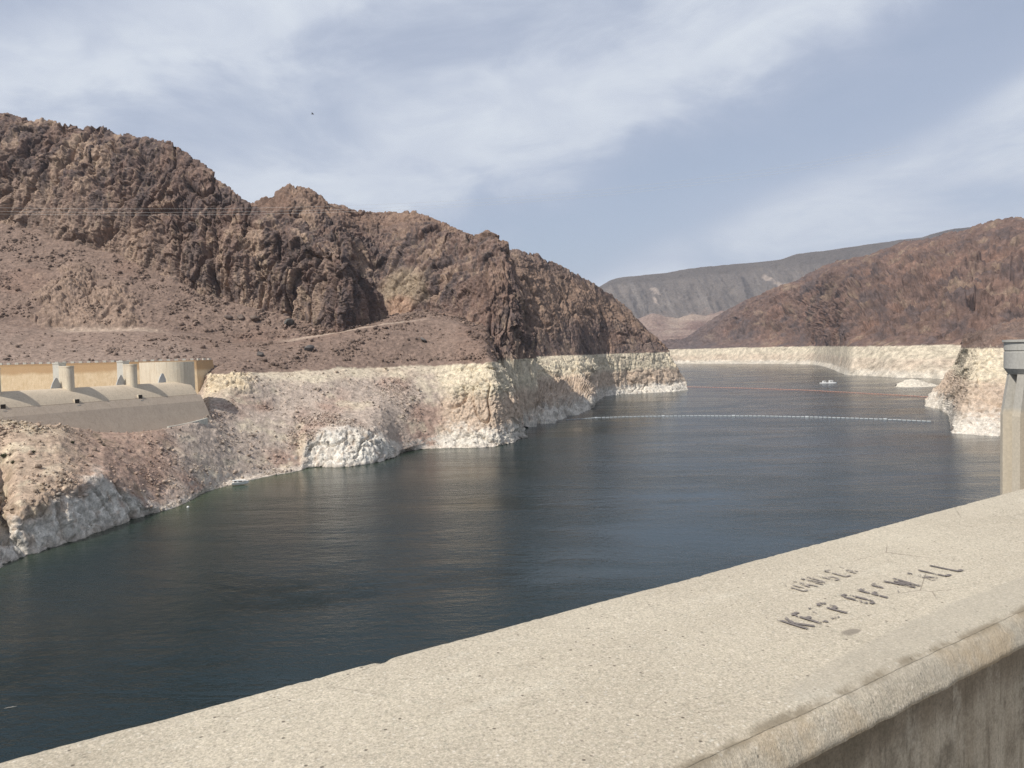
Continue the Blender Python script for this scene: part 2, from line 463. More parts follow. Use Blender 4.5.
def patch(P, c, rad):
    """soft mask of a patch of ground round a point of the hillside"""
    d = np.linalg.norm((P - np.asarray(c, np.float32)) / np.asarray(rad, np.float32), axis=1)
    return sstep(1.0, 0.4, d + 0.35 * fbm(P / 14 + 77, 3))

# ---- near bank: shore, bleached slopes, spillway basin, bench with the road and talus
def outcrop(P, V, PX):
    j = fbm(P / 20 + 33, 3)
    q = ((PX - 88) / 62) ** 2 + ((V - 9.12) / 0.62) ** 2
    return sstep(1.0, 0.35, q + 1.1 * j) * sstep(9.0, 9.06, V)
def f_bank(P, N, V, PX):
    cl, idv, a = cliff_relief(P, 15, 0.6)
    ta = talus_relief(P)
    white_left = sstep(2.15, 1.9, V) * sstep(175, 150, PX) * sstep(0.8, 1.1, V)
    white_mid = sstep(2.1, 1.95, V) * sstep(298, 308, PX) * sstep(404, 392, PX)
    prom = sstep(6.2, 5.7, V) * sstep(425, 465, PX)
    lump = sstep(205, 212, PX) * sstep(262, 245, PX) * sstep(4.2, 4.8, V) * sstep(6.2, 5.8, V)
    out = outcrop(P, V, PX)
    k = np.clip(white_left + white_mid + prom + lump + out, 0, 1)
    return ta * 1.0 * (1 - k) + (cl * 2.5 + out * 2.0) * k + 0.2 * ta * k
def c_bank(P, N, V, PX, d):
    n = len(P)
    j = fbm(P / 9 + 50, 4, 0.6)
    zr = np.full(n, 54.0, np.float32)
    st = steep(N, 0.62, 0.42)
    prom = sstep(428, 452, PX + 14 * j)
    knoll = sstep(195, 150, PX + 20 * j)
    tal = np.clip(1 - prom - 0.7 * st * (V < 2.2), 0, 1)
    # cream just under the old waterline, greyer below
    tal = tal * (1 - 0.65 * sstep(5.0, 5.9, V + 0.5 * j)) 
    ring = ring_colour(P, N, zr, tal)
    lump = sstep(200, 210, PX) * sstep(258, 240, PX + 14 * j) * sstep(4.2, 4.8, V)
    ring = mixc(ring, (0.56, 0.46, 0.32), lump * 0.9)
    kn = C3((0.40, 0.30, 0.22), n)
    kn = mixc(kn, (0.52, 0.43, 0.31), sstep(-0.1, 0.35, j))
    kn = mixc(kn, ROSE, sstep(40, 110, PX + 40 * j) * 0.8)
    kn = mixc(kn, (0.25, 0.19, 0.13), sstep(0.15, 0.4, fbm(P / 6 + 90, 3)) * 0.6)
    ring = mixc(ring, kn * 1.0, 0 * knoll) * (1 - knoll[:, None]) + kn * knoll[:, None]
    wl = sstep(2.15, 1.75, V + 0.55 * j + 0.35 * sstep(95, 20, PX)) * sstep(185, 160, PX)
    wm = sstep(2.25, 1.85, V + 0.5 * j) * sstep(294, 310, PX + 16 * j) * sstep(410, 392, PX + 16 * j)
    ring = mixc(ring, (0.63, 0.585, 0.51), np.clip(wl + wm, 0, 1) * sstep(-0.45, 0.1, j + 0.2))
    ring = mixc(ring, (0.40, 0.315, 0.24), np.clip(wl + wm, 0, 1) * sstep(0.05, 0.35, fbm(P * np.array([1, 1, .5], np.float32) / 4.5 + 15, 4, 0.65)) * 0.75)
    ring = mixc(ring, (0.56, 0.49, 0.41), sstep(2.5, 0.8, P[:, 2]) * 0.7)
    up = upper_colour(P, N, np.clip(st * 0.8, 0, 1), 0.6, 0.8, 0.45)
    out = outcrop(P, V, PX)
    up = mixc(up, (0.30, 0.215, 0.16), out * 0.7)
    low = sstep(9.0, 7.0, V) * sstep(215, 170, PX)
    up = mixc(up, (0.27, 0.205, 0.165), low * 0.6)
    m = sstep(5.95, 6.05, V + 0.16 * j * sstep(230, 300, PX))
    m = np.where(PX < 207, sstep(5.0, 6.0, V), m)
    c = ring + (up - ring) * m[:, None]
    road = sstep(7.93, 8.02, V) * sstep(9.06, 9.0, V) * np.clip(sstep(40, 75, PX) * sstep(175, 140, PX) + sstep(270, 300, PX) * sstep(440, 400, PX), 0, 1)
    c = mixc(c, (0.40, 0.31, 0.24), road * 0.8)
    return c
bank_lines = [
    K((-120, 650, None, -12), (0, 590, None, -12), (45, 572, None, -12), (100, 549, None, -12), (147, 530, None, -12), (185, 516, None, -12), (235, 496, None, -12), (300, 482, None, -12), (350, 476, None, -12), (400, 462, None, -12), (450, 457, None, -12), (500, 453, None, -12), (528, 447, None, -12)),
    Zl(0, (-120, 620), (-60, 595), (0, 567), (22, 557), (45, 551), (52, 547), (62, 545), (80, 539), (100, 531), (118, 524), (132, 519), (147, 516), (158, 512), (172, 509), (187, 503), (205, 492), (235, 484), (270, 476), (300, 471), (308, 467.5), (330, 467), (350, 467), (380, 462), (395, 458), (402, 452), (425, 449), (450, 448), (478, 448), (500, 446), (512, 443), (526, 436)),
    K((-120, 560, 205), (-14, 508, 238), (-4, 500, 262), (6, 500, 262), (14, 506, 244), (24, 507, 244), (45, 497, 253), (65, 490, 260), (80, 486, 268), (95, 477, 280), (105, 475, 286), (118, 486, 287), (132, 495, 292), (147, 508, 297), (160, 507.5, 306), (187, 500, 322), (205, 489, 345), (235, 480, 376), (270, 472, 398), (300, 466, 411), (307, 441, 424), (320, 432, 430), (345, 430, 431), (375, 432, 440), (388, 444, 444), (398, 451, 462), (425, 443, 487), (450, 441, 492), (478, 440, 492), (500, 436, 495), (525, 425, 538)),
    K((-120, 408, 290), (0, 420, 302), (30, 423, 306), (60, 424.5, 312), (80, 428, 324), (100, 432, 335), (130, 434, 346), (155, 431, 356), (200, 421, 392), (215, 412, 412), (240, 415, 425), (280, 420, 437), (320, 412, 455), (380, 405, 478), (400, 411, 490), (440, 411, 508), (495, 405, 506), (519, 402, 540)),
    K((-120, None, 316, 24), (0, None, 320, 24), (60, None, 326, 20), (100, None, 346, 19), (155, None, 366, 20), (195, None, 400, 24), (210, 404, 425), (230, 402, 430), (280, 408, 452), (320, 402, 465), (380, 396, 492), (440, 398, 515), (495, 395, 509), (514, 390, 545)),
    K((-120, None, 370, 30), (0, None, 385, 30), (60, None, 395, 30), (150, None, 425, 30), (195, None, 440, 32), (208, 388, 452), (225, 380, 448), (245, 381, 452), (280, 390, 466), (320, 388, 478), (380, 384, 505), (440, 385, 521), (495, 385, 512), (509, 377, 550)),
    K((-120, None, 436, 31), (0, None, 452, 31), (100, None, 456, 31), (190, None, 468, 33), (205, 372, 470), (215, 375, 462), (235, 374, 464), (270, 372, 480), (320, 370, 497), (380, 367, 522), (440, 365, 536), (480, 363.5, 528), (493, 362.5, 521), (498, 361, 555)),
    K((-120, None, 452, 59.6), (0, None, 460, 59.6), (100, None, 464, 59.8), (190, None, 480, 60), (205, 360, 486), (235, 358, 490), (270, 354, 505), (300, 350, 518), (345, 345, 532), (385, 341, 545), (430, 339, 560), (470, 341, 552), (488, 350, 540), (497, 358, 560)),
    K((-120, 318, 524), (0, 324, 526), (40, 330, 526), (70, 331.5, 526), (140, 330.5, 534), (200, 335, 545), (240, 342, 548), (290, 341.5, 552), (330, 334, 556), (385, 324, 566), (430, 319, 585), (460, 324, 580), (485, 336, 570), (496, 352, 572)),
    K((-120, 317.5, 529), (0, 323.3, 531), (40, 329.6, 531), (70, 331, 532), (140, 330, 540), (200, 334, 550), (240, 341, 553), (290, 340.7, 558), (330, 333.3, 562), (385, 323, 572), (430, 318, 592), (460, 323, 588), (485, 335, 578), (496, 351, 578)),
    K((-120, 215, 655), (0, 224, 652), (40, 230, 645), (75, 243, 632), (95, 250, 628), (115, 252, 626), (140, 265, 615), (170, 278, 604), (195, 290, 596), (230, 303, 588), (260, 310, 584), (300, 320, 578), (340, 331, 566), (365, 326, 590), (387, 316, 615), (430, 311, 640), (460, 316, 630), (485, 328, 605), (496, 346, 590)),
    K((-120, None, 720, 165), (0, None, 720, 165), (120, None, 700, 130), (230, None, 680, 95), (340, None, 680, 75), (430, None, 720, 80), (496, None, 700, 60)),
]
BANK = sheet('canyon_bank', bank_lines, 860, [4, 34, 60, 22, 22, 34, 26, 34, 5, 110, 8],
             [0.6, 0.8, 0.9, 0.8, 0.9, 1.0, 0.8, 0.8, 0.12, 1.0, 1.6, 1], f_bank, c_bank, ROCK, wrap=(1, 90, 50, 0.5, 20))

# ---- the left mountain above the talus
def cliffs(scale, top):
    def f(P, N, V, PX):
        cl, idv, a = cliff_relief(P, scale)
        return cl
    return f
def c_left(P, N, V, PX, d):
    st = np.clip(steep(N, 0.85, 0.6) + 0.3, 0, 1)
    c = upper_colour(P, N, st, 0.9, 0.9, 0.3)
    j = fbm(P / 18 + 50, 3)
    low = sstep(2.3, 1.2, V + 0.5 * j)
    return mixc(c, TAN, low * sstep(260, 120, PX + 60 * j) * 0.40)
left_lines = [
    K((-120, 228, 650), (0, 236, 648), (75, 254, 630), (115, 262, 624), (170, 287, 602), (230, 311, 586), (300, 328, 575), (342, 338, 560), (365, 334, 586), (388, 328, 612)),
    K((-120, 213, 655), (0, 222, 652), (40, 229, 645), (75, 242, 632), (95, 249, 628), (115, 251, 626), (140, 264, 615), (170, 277, 604), (195, 289, 596), (230, 302, 588), (260, 309, 584), (300, 319, 577), (342, 331, 561), (365, 326, 588), (388, 317, 614)),
    K((-120, 160, 684), (0, 170, 680), (40, 175, 672), (100, 195, 655), (150, 210, 640), (195, 240, 622), (230, 255, 610), (270, 268, 602), (310, 280, 590), (343, 292, 572), (366, 296, 596), (386, 308, 618)),
    K((-120, 125, 730), (0, 134, 724), (40, 140, 716), (100, 150, 700), (150, 160, 682), (195, 190, 655), (230, 212, 642), (265, 232, 628), (310, 250, 610), (344, 266, 582), (362, 276, 602), (383, 300, 622)),
    K((-120, 104, 775), (-40, 110, 770), (0, 114.5, 764), (15, 117, 764), (30, 122, 760), (42, 119, 758), (60, 123, 752), (76, 124, 748), (82, 128.5, 748), (90, 125, 744), (98, 124, 742), (106, 128, 738), (117, 134, 732), (130, 136.5, 724), (150, 139.5, 712), (165, 140.5, 704), (178, 146, 698), (190, 155, 692), (203, 165.5, 684), (215, 177, 677), (232, 190, 668), (246, 201, 660), (256, 207, 655), (285, 226, 640), (315, 240, 622), (342, 256, 592), (360, 270, 606), (372, 284, 614), (380, 298, 626)),
    K((-120, None, 880, 230), (0, None, 880, 220), (100, None, 850, 190), (200, None, 790, 150), (260, None, 740, 130), (320, None, 700, 100), (380, None, 680, 90)),
]
def steepen(lines, k, first, last):
    # stand the rock face up: pull the upper lines in towards the foot line, keeping their sight heights
    bp = [q[0] for q in lines[1]['k']]; br = [q[2] for q in lines[1]['k']]
    for ln in lines[first:last + 1]: ln['k'] = [(q[0], q[1], np.interp(q[0], bp, br) + (q[2] - np.interp(q[0], bp, br)) * k, q[3]) for q in ln['k']]
steepen(left_lines, 0.55, 2, 4)
LEFT = sheet('left_mountain', left_lines, 760, [8, 130, 95, 70, 18],
             [2, 4.8, 6.4, 5.8, 3.0, 4], cliffs(25, 0), c_left, ROCK, wrap=(1, 110, 60, 0.35, 40))

# ---- the second mountain, behind the buttress
def c_mid(P, N, V, PX, d):
    st = np.clip(steep(N, 0.85, 0.6) + 0.25, 0, 1)
    c = upper_colour(P, N, st, 1.0, 0.75, 0.45)
    j = fbm(P / 16 + 50, 3)
    tanp = patch(P, point(405, 290, 690), (34, 60, 26))
    c = mixc(c, (0.30, 0.235, 0.165), tanp * 0.85)
    c = mixc(c, (0.34, 0.225, 0.16), patch(P, point(398, 308, 670), (20, 40, 17)) * 0.9)
    c = mixc(c, (0.215, 0.14, 0.10), sstep(3.0, 3.7, V + 0.4 * j) * 0.6)
    c = mixc(c, CREAM, sstep(0.5, 0.2, V) * sstep(495, 505, PX) * (P[:, 2] < 54))
    return np.where((P[:, 2] < 54 + 1.0 * j)[:, None], ring_colour(P, N, 54.0, np.zeros(len(P))), c)
mid_lines = [
    K((200, 352, 660), (330, 345, 650), (385, 335, 656), (420, 330, 648), (450, 335, 630), (480, 346, 612), (497, 390, 592), (515, 424, 590), (537, 428, 612)),
    K((200, 320, 690), (330, 320, 670), (362, 292, 690), (388, 302, 682), (402, 316, 664), (430, 316, 648), (450, 319, 636), (475, 327, 618), (490, 337, 607), (503, 352, 600), (515, 362, 602), (536, 362, 634)),
    K((200, 260, 730), (300, 250, 705), (345, 248, 705), (360, 262, 735), (380, 272, 742), (396, 272, 722), (430, 280, 680), (460, 282, 660), (490, 282, 645), (508, 300, 632), (522, 330, 626), (535, 356, 640)),
    K((200, 230, 760), (290, 222, 735), (340, 230, 738), (368, 241, 768), (385, 244, 775), (402, 238, 756), (430, 230, 738), (450, 238, 720), (475, 240, 702), (490, 242, 690), (505, 254, 672), (518, 296, 650), (533, 338, 648)),
    K((200, 230, 800), (240, 208, 795), (256, 201.5, 790), (268, 196, 786), (280, 187.5, 782), (288, 184, 780), (300, 185.5, 780), (312, 190, 784), (325, 200, 790), (340, 206, 800), (360, 211, 815), (385, 213, 828), (398, 213, 830), (408, 210.5, 828), (416, 212, 822), (430, 217, 808), (445, 224.5, 790), (460, 231, 768), (472, 236, 745), (478, 235, 735), (481, 233.5, 730), (487, 230.5, 722), (490, 233.5, 718), (497, 238, 712), (505, 240.5, 706), (509, 243, 702), (513, 258, 694), (521, 285, 676), (527, 315, 662), (534, 348, 656)),
    K((200, None, 900, 150), (290, None, 900, 170), (420, None, 940, 150), (490, None, 850, 110), (534, None, 740, 40)),
]
steepen(mid_lines, 0.75, 2, 4)
MID = sheet('second_mountain', mid_lines, 640, [16, 80, 60, 60, 12],
            [2, 3.8, 5.2, 4.6, 2.0, 4], cliffs(22, 0), c_mid, ROCK, wrap=(1, 60, 40, 0.55, 60))

# ---- the third spur with the bleached band along the lake
def f_spur(P, N, V, PX):
    cl, idv, a = cliff_relief(P, 24)
    lo, _, _ = cliff_relief(P + 300, 14, 0.6)
    k = sstep(4.1, 3.8, V)
    f1, f2, idb = worley(P / 15); g1, g2, idg = worley(P / 6.5 + 3)
    jum = ((idb - 0.5) * 4.2 + (idg - 0.5) * 1.8) * sstep(606, 588, PX) * sstep(0.6, 1.3, V) * sstep(3.9, 3.0, V)
    return cl * (1 - k) + (lo + jum) * k
def c_spur(P, N, V, PX, d):
    st = np.clip(steep(N, 0.85, 0.6) * 0.7 + 0.2, 0, 1)
    up = upper_colour(P, N, st, 0.9, 0.7, 0.45)
    j = fbm(P / 20 + 50, 3)
    up = mixc(up, (0.245, 0.165, 0.118), sstep(4.7, 5.5, V + 0.6 * j) * sstep(6.9, 6.3, V) * 0.7)
    ring = ring_colour(P, N, 54.0, np.zeros(len(P)))
    m = sstep(53.2, 54.2, P[:, 2] + 1.0 * fbm(P / 30 + 9, 2))
    return ring + (up - ring) * m[:, None]
spur_lines = [
    K((500, None, 600, -12), (527, None, 605, -12), (560, None, 645, -12), (591, None, 735, -12), (605, None, 960, -12), (655, None, 1015, -12), (690, None, 1060, -12)),
    Zl(0, (500, 430), (524, 426), (529, 425), (545, 424), (553, 423), (562, 419), (576, 415), (591, 410), (594, 403), (600, 399.5), (604, 396), (625, 394), (653, 392.8), (675, 391.5), (688, 390)),
    K((500, 404, 650), (524, 402, 672), (530, 400, 690), (545, 398, 720), (553, 399, 730), (562, 402, 745), (576, 402, 775), (590, 400, 800), (597, 397, 922), (603, 392.5, 1003), (625, 388, 1034), (653, 386, 1052), (675, 384, 1080), (686, 381, 1105)),
    K((505, 378, 740), (520, 376, 790), (540, 378, 830), (560, 377, 860), (580, 374, 890), (596, 373, 960), (604, 373, 1016), (625, 371, 1042), (653, 370, 1062), (676, 367, 1100)),
    dict(k=[(505, None, 800, 54), (520, None, 842, 54), (540, None, 880, 54), (560, None, 915, 54), (578, None, 945, 54), (592, None, 985, 54), (604, None, 1028, 54), (625, None, 1050, 54), (653, None, 1076, 54), (669, None, 1120, 54)], zfix=True),
    K((505, 338, 825), (530, 333, 885), (545, 330, 915), (560, 326, 945), (578, 322, 980), (600, 320, 1055), (625, 325, 1090), (650, 338, 1115), (666, 350.5, 1135)),
    K((505, 285, 890), (530, 278, 945), (560, 290, 1005), (580, 296, 1040), (600, 304, 1080), (630, 321, 1130), (652, 338, 1140), (665.5, 350, 1146)),
    K((505, 252, 970), (518, 249.5, 990), (530, 252, 1005), (545, 258, 1030), (560, 266, 1055), (580, 276, 1085), (590, 282, 1100), (600, 288, 1112), (607, 293, 1125), (615, 298, 1140), (630, 312, 1150), (645, 326, 1155), (656, 338, 1155), (665, 349, 1155)),
    K((505, None, 1100, 120), (560, None, 1200, 100), (620, None, 1300, 80), (665, None, 1260, 40)),
]
SPUR = sheet('lakeside_spur', spur_lines, 420, [4, 30, 26, 34, 50, 50, 46, 10],
             [1.5, 1.6, 2.0, 1.8, 1.8, 3.6, 4.0, 2.4, 4], f_spur, c_spur, ROCK, wrap=(1, 160, 60, 0.12, 20), smooth_r=1.5)

# ---- the long brown mountain on the right
def f_right(P, N, V, PX):
    Q = P * np.array([1, 1, 0.6], np.float32)
    w = np.stack([perlin(P / 120 + 5), perlin(P / 120 + 9), perlin(P / 120 + 13)], 1) * 26
    a = fbm((Q + w) / 230, 4, 0.55, ridged=True); b = fbm((Q + w) / 60 + 9, 5, 0.62, ridged=True); c = fbm(P / 16, 4, 0.65)
    k1 = facets((P + w) * np.array([1, 1, .6], np.float32) / 52); k2 = facets(P * np.array([1, 1, .7], np.float32) / 19 + 5); k3 = facets(P / 8 + 9)
    k = sstep(2.9, 3.4, V)
    return (1.2 * a + 0.55 * b + 0.30 * c + 0.75 * k1 + 0.42 * k2 + 0.20 * k3) * (0.30 + 0.70 * k) * (0.35 + 0.65 * sstep(690, 790, PX))
def c_right(P, N, V, PX, d):
    n = len(P)
    v1 = fbm(P / 150 + 3, 4, 0.6); v2 = fbm(P / 60 + 13, 4, 0.6); v3 = fbm(P / 260 + 31, 3)
    up = C3((0.142, 0.092, 0.073), n)
    up = mixc(up, (0.215, 0.130, 0.096), sstep(0.0, 0.38, v1) * 0.65)
    up = mixc(up, (0.25, 0.185, 0.13), sstep(0.08, 0.4, v2) * 0.65)
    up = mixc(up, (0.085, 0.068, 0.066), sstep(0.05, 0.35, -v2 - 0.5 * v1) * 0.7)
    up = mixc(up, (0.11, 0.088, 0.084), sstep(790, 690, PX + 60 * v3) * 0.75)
    for a, b, w in ((point(905, 268, 1650), point(945, 252, 1750), 9), (point(975, 275, 1500), point(990, 262, 1560), 6)):
        ab = b - a; t = np.clip(((P - a) @ ab) / (ab @ ab), 0, 1)
        dd = np.linalg.norm(P - (a + t[:, None] * ab), axis=1)
        up = mixc(up, (0.42, 0.33, 0.25), sstep(w * 3.2, w * 0.8, dd + 10 * fbm(P / 20, 3)) * 0.75)
    ring = ring_colour(P, N, 54.0, np.zeros(n))
    ring = mixc(ring * 0.88, (0.47, 0.405, 0.31), 0.35 + 0.4 * sstep(-0.2, 0.3, v2))
    m = sstep(53.4, 54.6, P[:, 2] + 3.0 * fbm(P / 45 + 9, 4, 0.65))
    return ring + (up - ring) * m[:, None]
right_lines = [
    K((640, None, 2800, -12), (816, None, 2240, -12), (842, None, 1580, -12), (940, None, 1200, -12), (1160, None, 1000, -12)),
    Zl(0, (640, 363.8), (682, 363.6), (750, 363.9), (812, 364.2), (822, 366), (830, 368.5), (838, 371.7), (846, 375.3), (875, 376.4), (894, 377.8), (931, 378.5), (945, 379), (1160, 388)),
    K((640, 361.5, 2900), (682, 361.4, 2905), (750, 361.5, 2640), (814, 361.5, 2330), (826, 363, 2080), (838, 366, 1730), (848, 368, 1460), (875, 369, 1400), (894, 369, 1330), (931, 370, 1260), (1160, 378, 1060)),
    dict(k=[(640, None, 2960, 54), (682, None, 2940, 54), (750, None, 2690, 54), (814, None, 2400, 54), (826, None, 2180, 54), (838, None, 1830, 54), (850, None, 1540, 54), (875, None, 1450, 54), (894, None, 1390, 54), (962, None, 1290, 54), (1160, None, 1130, 54)], zfix=True),
    K((640, 346, 3060), (690, 343, 3060), (750, 335, 2860), (800, 330, 2640), (820, 328, 2440), (835, 325, 2150), (850, 322, 1900), (875, 320, 1720), (900, 318, 1620), (962, 312, 1470), (1160, 310, 1300)),
    K((640, 345, 3150), (690, 339, 3150), (750, 318, 2980), (800, 303, 2810), (820, 298, 2640), (840, 293, 2400), (860, 288, 2220), (900, 280, 1980), (962, 268, 1760), (1160, 265, 1550)),
    K((640, 352, 3300), (662, 350.5, 3260), (675, 346, 3230), (690, 335, 3200), (710, 320, 3150), (730, 308, 3100), (750, 298, 3050), (770, 290, 3000), (800, 279, 2930), (823, 267, 2880), (850, 260, 2750), (875, 253.5, 2600), (895, 246, 2500), (913, 240, 2400), (932, 238, 2300), (951, 233, 2200), (970, 228, 2120), (987, 222, 2050), (999, 219.5, 2020), (1024, 220, 1980), (1160, 226, 1850)),
    K((640, None, 3700, 10), (750, None, 3600, 120), (850, None, 3400, 160), (1000, None, 2700, 200), (1160, None, 2500, 180)),
]
RIGHT = sheet('right_mountain', right_lines, 760, [3, 22, 22, 60, 70, 70, 14],
              [3, 3, 4, 5, 30, 32, 7, 20], f_right, c_right, ROCK_FAR, smooth_r=11)

# ---- bleached headland beside the intake tower
def f_head(P, N, V, PX):
    cl, idv, a = cliff_relief(P + 700, 13, 0.7)
    return cl * 1.0 + 0.3 * talus_relief(P)
def c_head(P, N, V, PX, d):
    ring = ring_colour(P, N, 54.0, np.full(len(P), 0.12))
    up = upper_colour(P, N, np.full(len(P), 0.6, np.float32), 0.8, 0.4, 0.8)
    m = sstep(53.6, 54.3, P[:, 2] + 0.5 * fbm(P / 30 + 9, 2))
    return ring + (up - ring) * m[:, None]
head_lines = [
    K((922, None, 690, -12), (940, None, 620, -12), (948, None, 480, -12), (1200, None, 470, -12)),
    Zl(0, (925, 406), (931, 407.5), (938, 408.5), (944, 411), (949, 414), (950, 420), (952, 426), (951, 432.5), (965, 434.5), (1003, 436.5), (1080, 440), (1200, 446)),
    K((927, 398, 745), (934, 394, 742), (942, 397, 700), (951, 400, 640), (955, 407, 580), (957, 412, 540), (966, 414, 512), (1003, 416, 508), (1200, 424, 492)),
    K((942, 382, 770), (948, 380, 745), (952, 382, 690), (957, 384, 640), (961, 386, 580), (970, 388, 535), (1003, 389, 528), (1200, 395, 510)),
    K((955, 364, 790), (958, 364, 760), (960, 366, 690), (962, 367, 640), (965, 368, 585), (975, 369, 556), (1003, 370, 548), (1200, 374, 530)),
    dict(k=[(961.5, None, 800, 54), (962, None, 770, 54), (962.3, None, 700, 54), (962.6, None, 640, 54), (966, None, 600, 54), (976, None, 575, 54), (1003, None, 566, 54), (1200, None, 550, 54)], zfix=True),
    K((963, 341, 850), (968, 342, 800), (974, 341, 720), (982, 338, 660), (1003, 331, 640), (1200, 300, 640)),
    K((964, 336, 950), (985, 331, 840), (1010, 322, 800), (1200, 270, 800)),
    K((964, None, 1000, 40), (1010, None, 960, 50), (1200, None, 960, 80)),
]
HEAD = sheet('bleached_headland', head_lines, 300, [4, 44, 36, 40, 40, 24, 30, 6],
             [1.2, 1.5, 2.2, 2.0, 1.8, 1.2, 3, 3, 3], f_head, c_head, ROCK, wrap=(-1, 120, 40, 0.3, 0), smooth_r=4)

# ---- far mesa and the rose foothills in front of it
def f_mesa(P, N, V, PX):
    # erosion gullies run down the slope: noise over the bearing, hardly over the height
    az = np.arctan2(P[:, 0], P[:, 1]); Q = np.stack([az * 7000 + P[:, 2] * 0.35, P[:, 2] * 0.12, np.zeros(len(P))], 1).astype(np.float32)
    Q = Q + 38 * np.stack([perlin(P / 260), perlin(P / 260 + 7), perlin(P / 260 + 19)], 1)
    a = fbm(Q / 190, 5, 0.62, ridged=True); b = fbm(P / 120, 5, 0.62)
    k = sstep(1.4, 2.0, V) * sstep(4.2, 3.6, V)
    return a * (0.3 + 0.7 * k) + 0.9 * b
def c_mesa(P, N, V, PX, d):
    n = len(P); v = fbm(P / 300 + 5, 4, 0.6); b = fbm(P * np.array([.25, .25, 2.5], np.float32) / 200, 3)
    c = C3((0.126, 0.106, 0.092), n)
    c = mixc(c, (0.170, 0.142, 0.120), sstep(0.0, 0.4, v) * 0.6)
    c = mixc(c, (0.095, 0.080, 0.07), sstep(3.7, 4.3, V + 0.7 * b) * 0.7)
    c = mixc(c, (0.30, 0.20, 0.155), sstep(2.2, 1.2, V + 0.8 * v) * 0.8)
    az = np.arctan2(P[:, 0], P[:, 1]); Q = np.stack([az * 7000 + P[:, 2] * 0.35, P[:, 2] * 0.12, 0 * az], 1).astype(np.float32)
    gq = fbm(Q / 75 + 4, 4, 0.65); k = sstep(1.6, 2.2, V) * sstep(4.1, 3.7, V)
    c = mixc(c, (0.068, 0.058, 0.054), sstep(0.05, 0.4, gq) * 0.75 * k); c = mixc(c, (0.19, 0.165, 0.145), sstep(0.08, 0.42, -gq) * 0.6 * k)  # gully shading painted as dark and pale streaks; frontal sun leaves the relief faint
    for px, py, w, h in ((655, 291, 45, 42), (651, 302, 16, 50), (775, 286, 40, 80), (770, 277, 46, 34)):
        q = point(px, py, 6950); dd = np.hypot((P[:, 0] - q[0]) / w, (P[:, 2] - q[2]) / h)
        c = mixc(c, (0.33, 0.265, 0.22), sstep(1.1, 0.5, dd + 1.0 * fbm(P / 45 + 3, 4)) * 0.75)
    return c
mesa_lines = [
    K((560, None, 5600, 40), (1160, None, 5600, 60)),
    K((560, 345, 6000), (620, 342, 6000), (700, 338, 6000), (800, 320, 6000), (1160, 300, 6000)),
    K((560, 330, 6300), (620, 323, 6300), (700, 316, 6300), (800, 300, 6300), (1160, 280, 6300)),
    K((560, 312, 6900), (612, 297, 6900), (660, 295, 6900), (700, 292, 6900), (760, 288, 6900), (800, 280, 6900), (1160, 255, 6900)),
    K((560, 305, 7200), (606, 287, 7200), (612, 284.5, 7200), (625, 283, 7200), (660, 281, 7200), (700, 276, 7200), (760, 270, 7200), (800, 266, 7200), (900, 250, 7200), (1160, 228, 7200)),
    K((560, 300, 7300), (600, 286.5, 7300), (606, 283, 7300), (610, 280.5, 7300), (615, 278.5, 7300), (625, 277, 7300), (645, 275, 7300), (660, 273.5, 7300), (690, 268.5, 7300), (720, 265.5, 7300), (760, 262, 7300), (780, 259.5, 7300), (797, 254, 7300), (830, 250, 7300), (870, 244, 7300), (900, 240, 7300), (920, 238, 7300), (935, 233, 7300), (955, 228.5, 7300), (975, 226.5, 7300), (1000, 222, 7300), (1160, 214, 7300)),
    K((560, None, 9500, 500), (800, None, 9500, 800), (1160, None, 9500, 1000)),
]
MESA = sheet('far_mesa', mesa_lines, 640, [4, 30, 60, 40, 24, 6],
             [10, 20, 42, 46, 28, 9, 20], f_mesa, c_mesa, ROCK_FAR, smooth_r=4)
def f_foot(P, N, V, PX): return fbm(P / 260, 5, 0.55, ridged=True) + 0.4 * fbm(P / 60, 3)
def c_foot(P, N, V, PX, d):
    n = len(P); b = fbm(P * np.array([.2, .2, 3.0], np.float32) / 90, 3); v = fbm(P / 180 + 5, 4)
    c = C3((0.225, 0.162, 0.132), n)
    c = mixc(c, (0.31, 0.24, 0.19), sstep(0.0, 0.35, v) * 0.7)
    return mixc(c, (0.150, 0.095, 0.08), sstep(-0.05, 0.3, b) * sstep(1.9, 1.2, V + 0.5 * v) * 0.85)
foot_lines = [
    K((590, None, 4000, 0), (800, None, 4000, 0)),
    K((590, 340, 4300), (640, 336, 4300), (700, 334, 4300), (800, 330, 4300)),
    K((590, 330, 4600), (640, 319, 4600), (652, 314, 4600), (664, 316, 4600), (678, 319, 4600), (692, 314, 4600), (706, 316, 4600), (722, 311, 4600), (740, 315, 4600), (800, 310, 4600)),
    K((590, None, 5000, 120), (800, None, 5000, 150)),
]
FOOT = sheet('rose_foothills', foot_lines, 260, [24, 40, 10], [8, 14, 12, 10], f_foot, c_foot, ROCK_FAR, smooth_r=3)

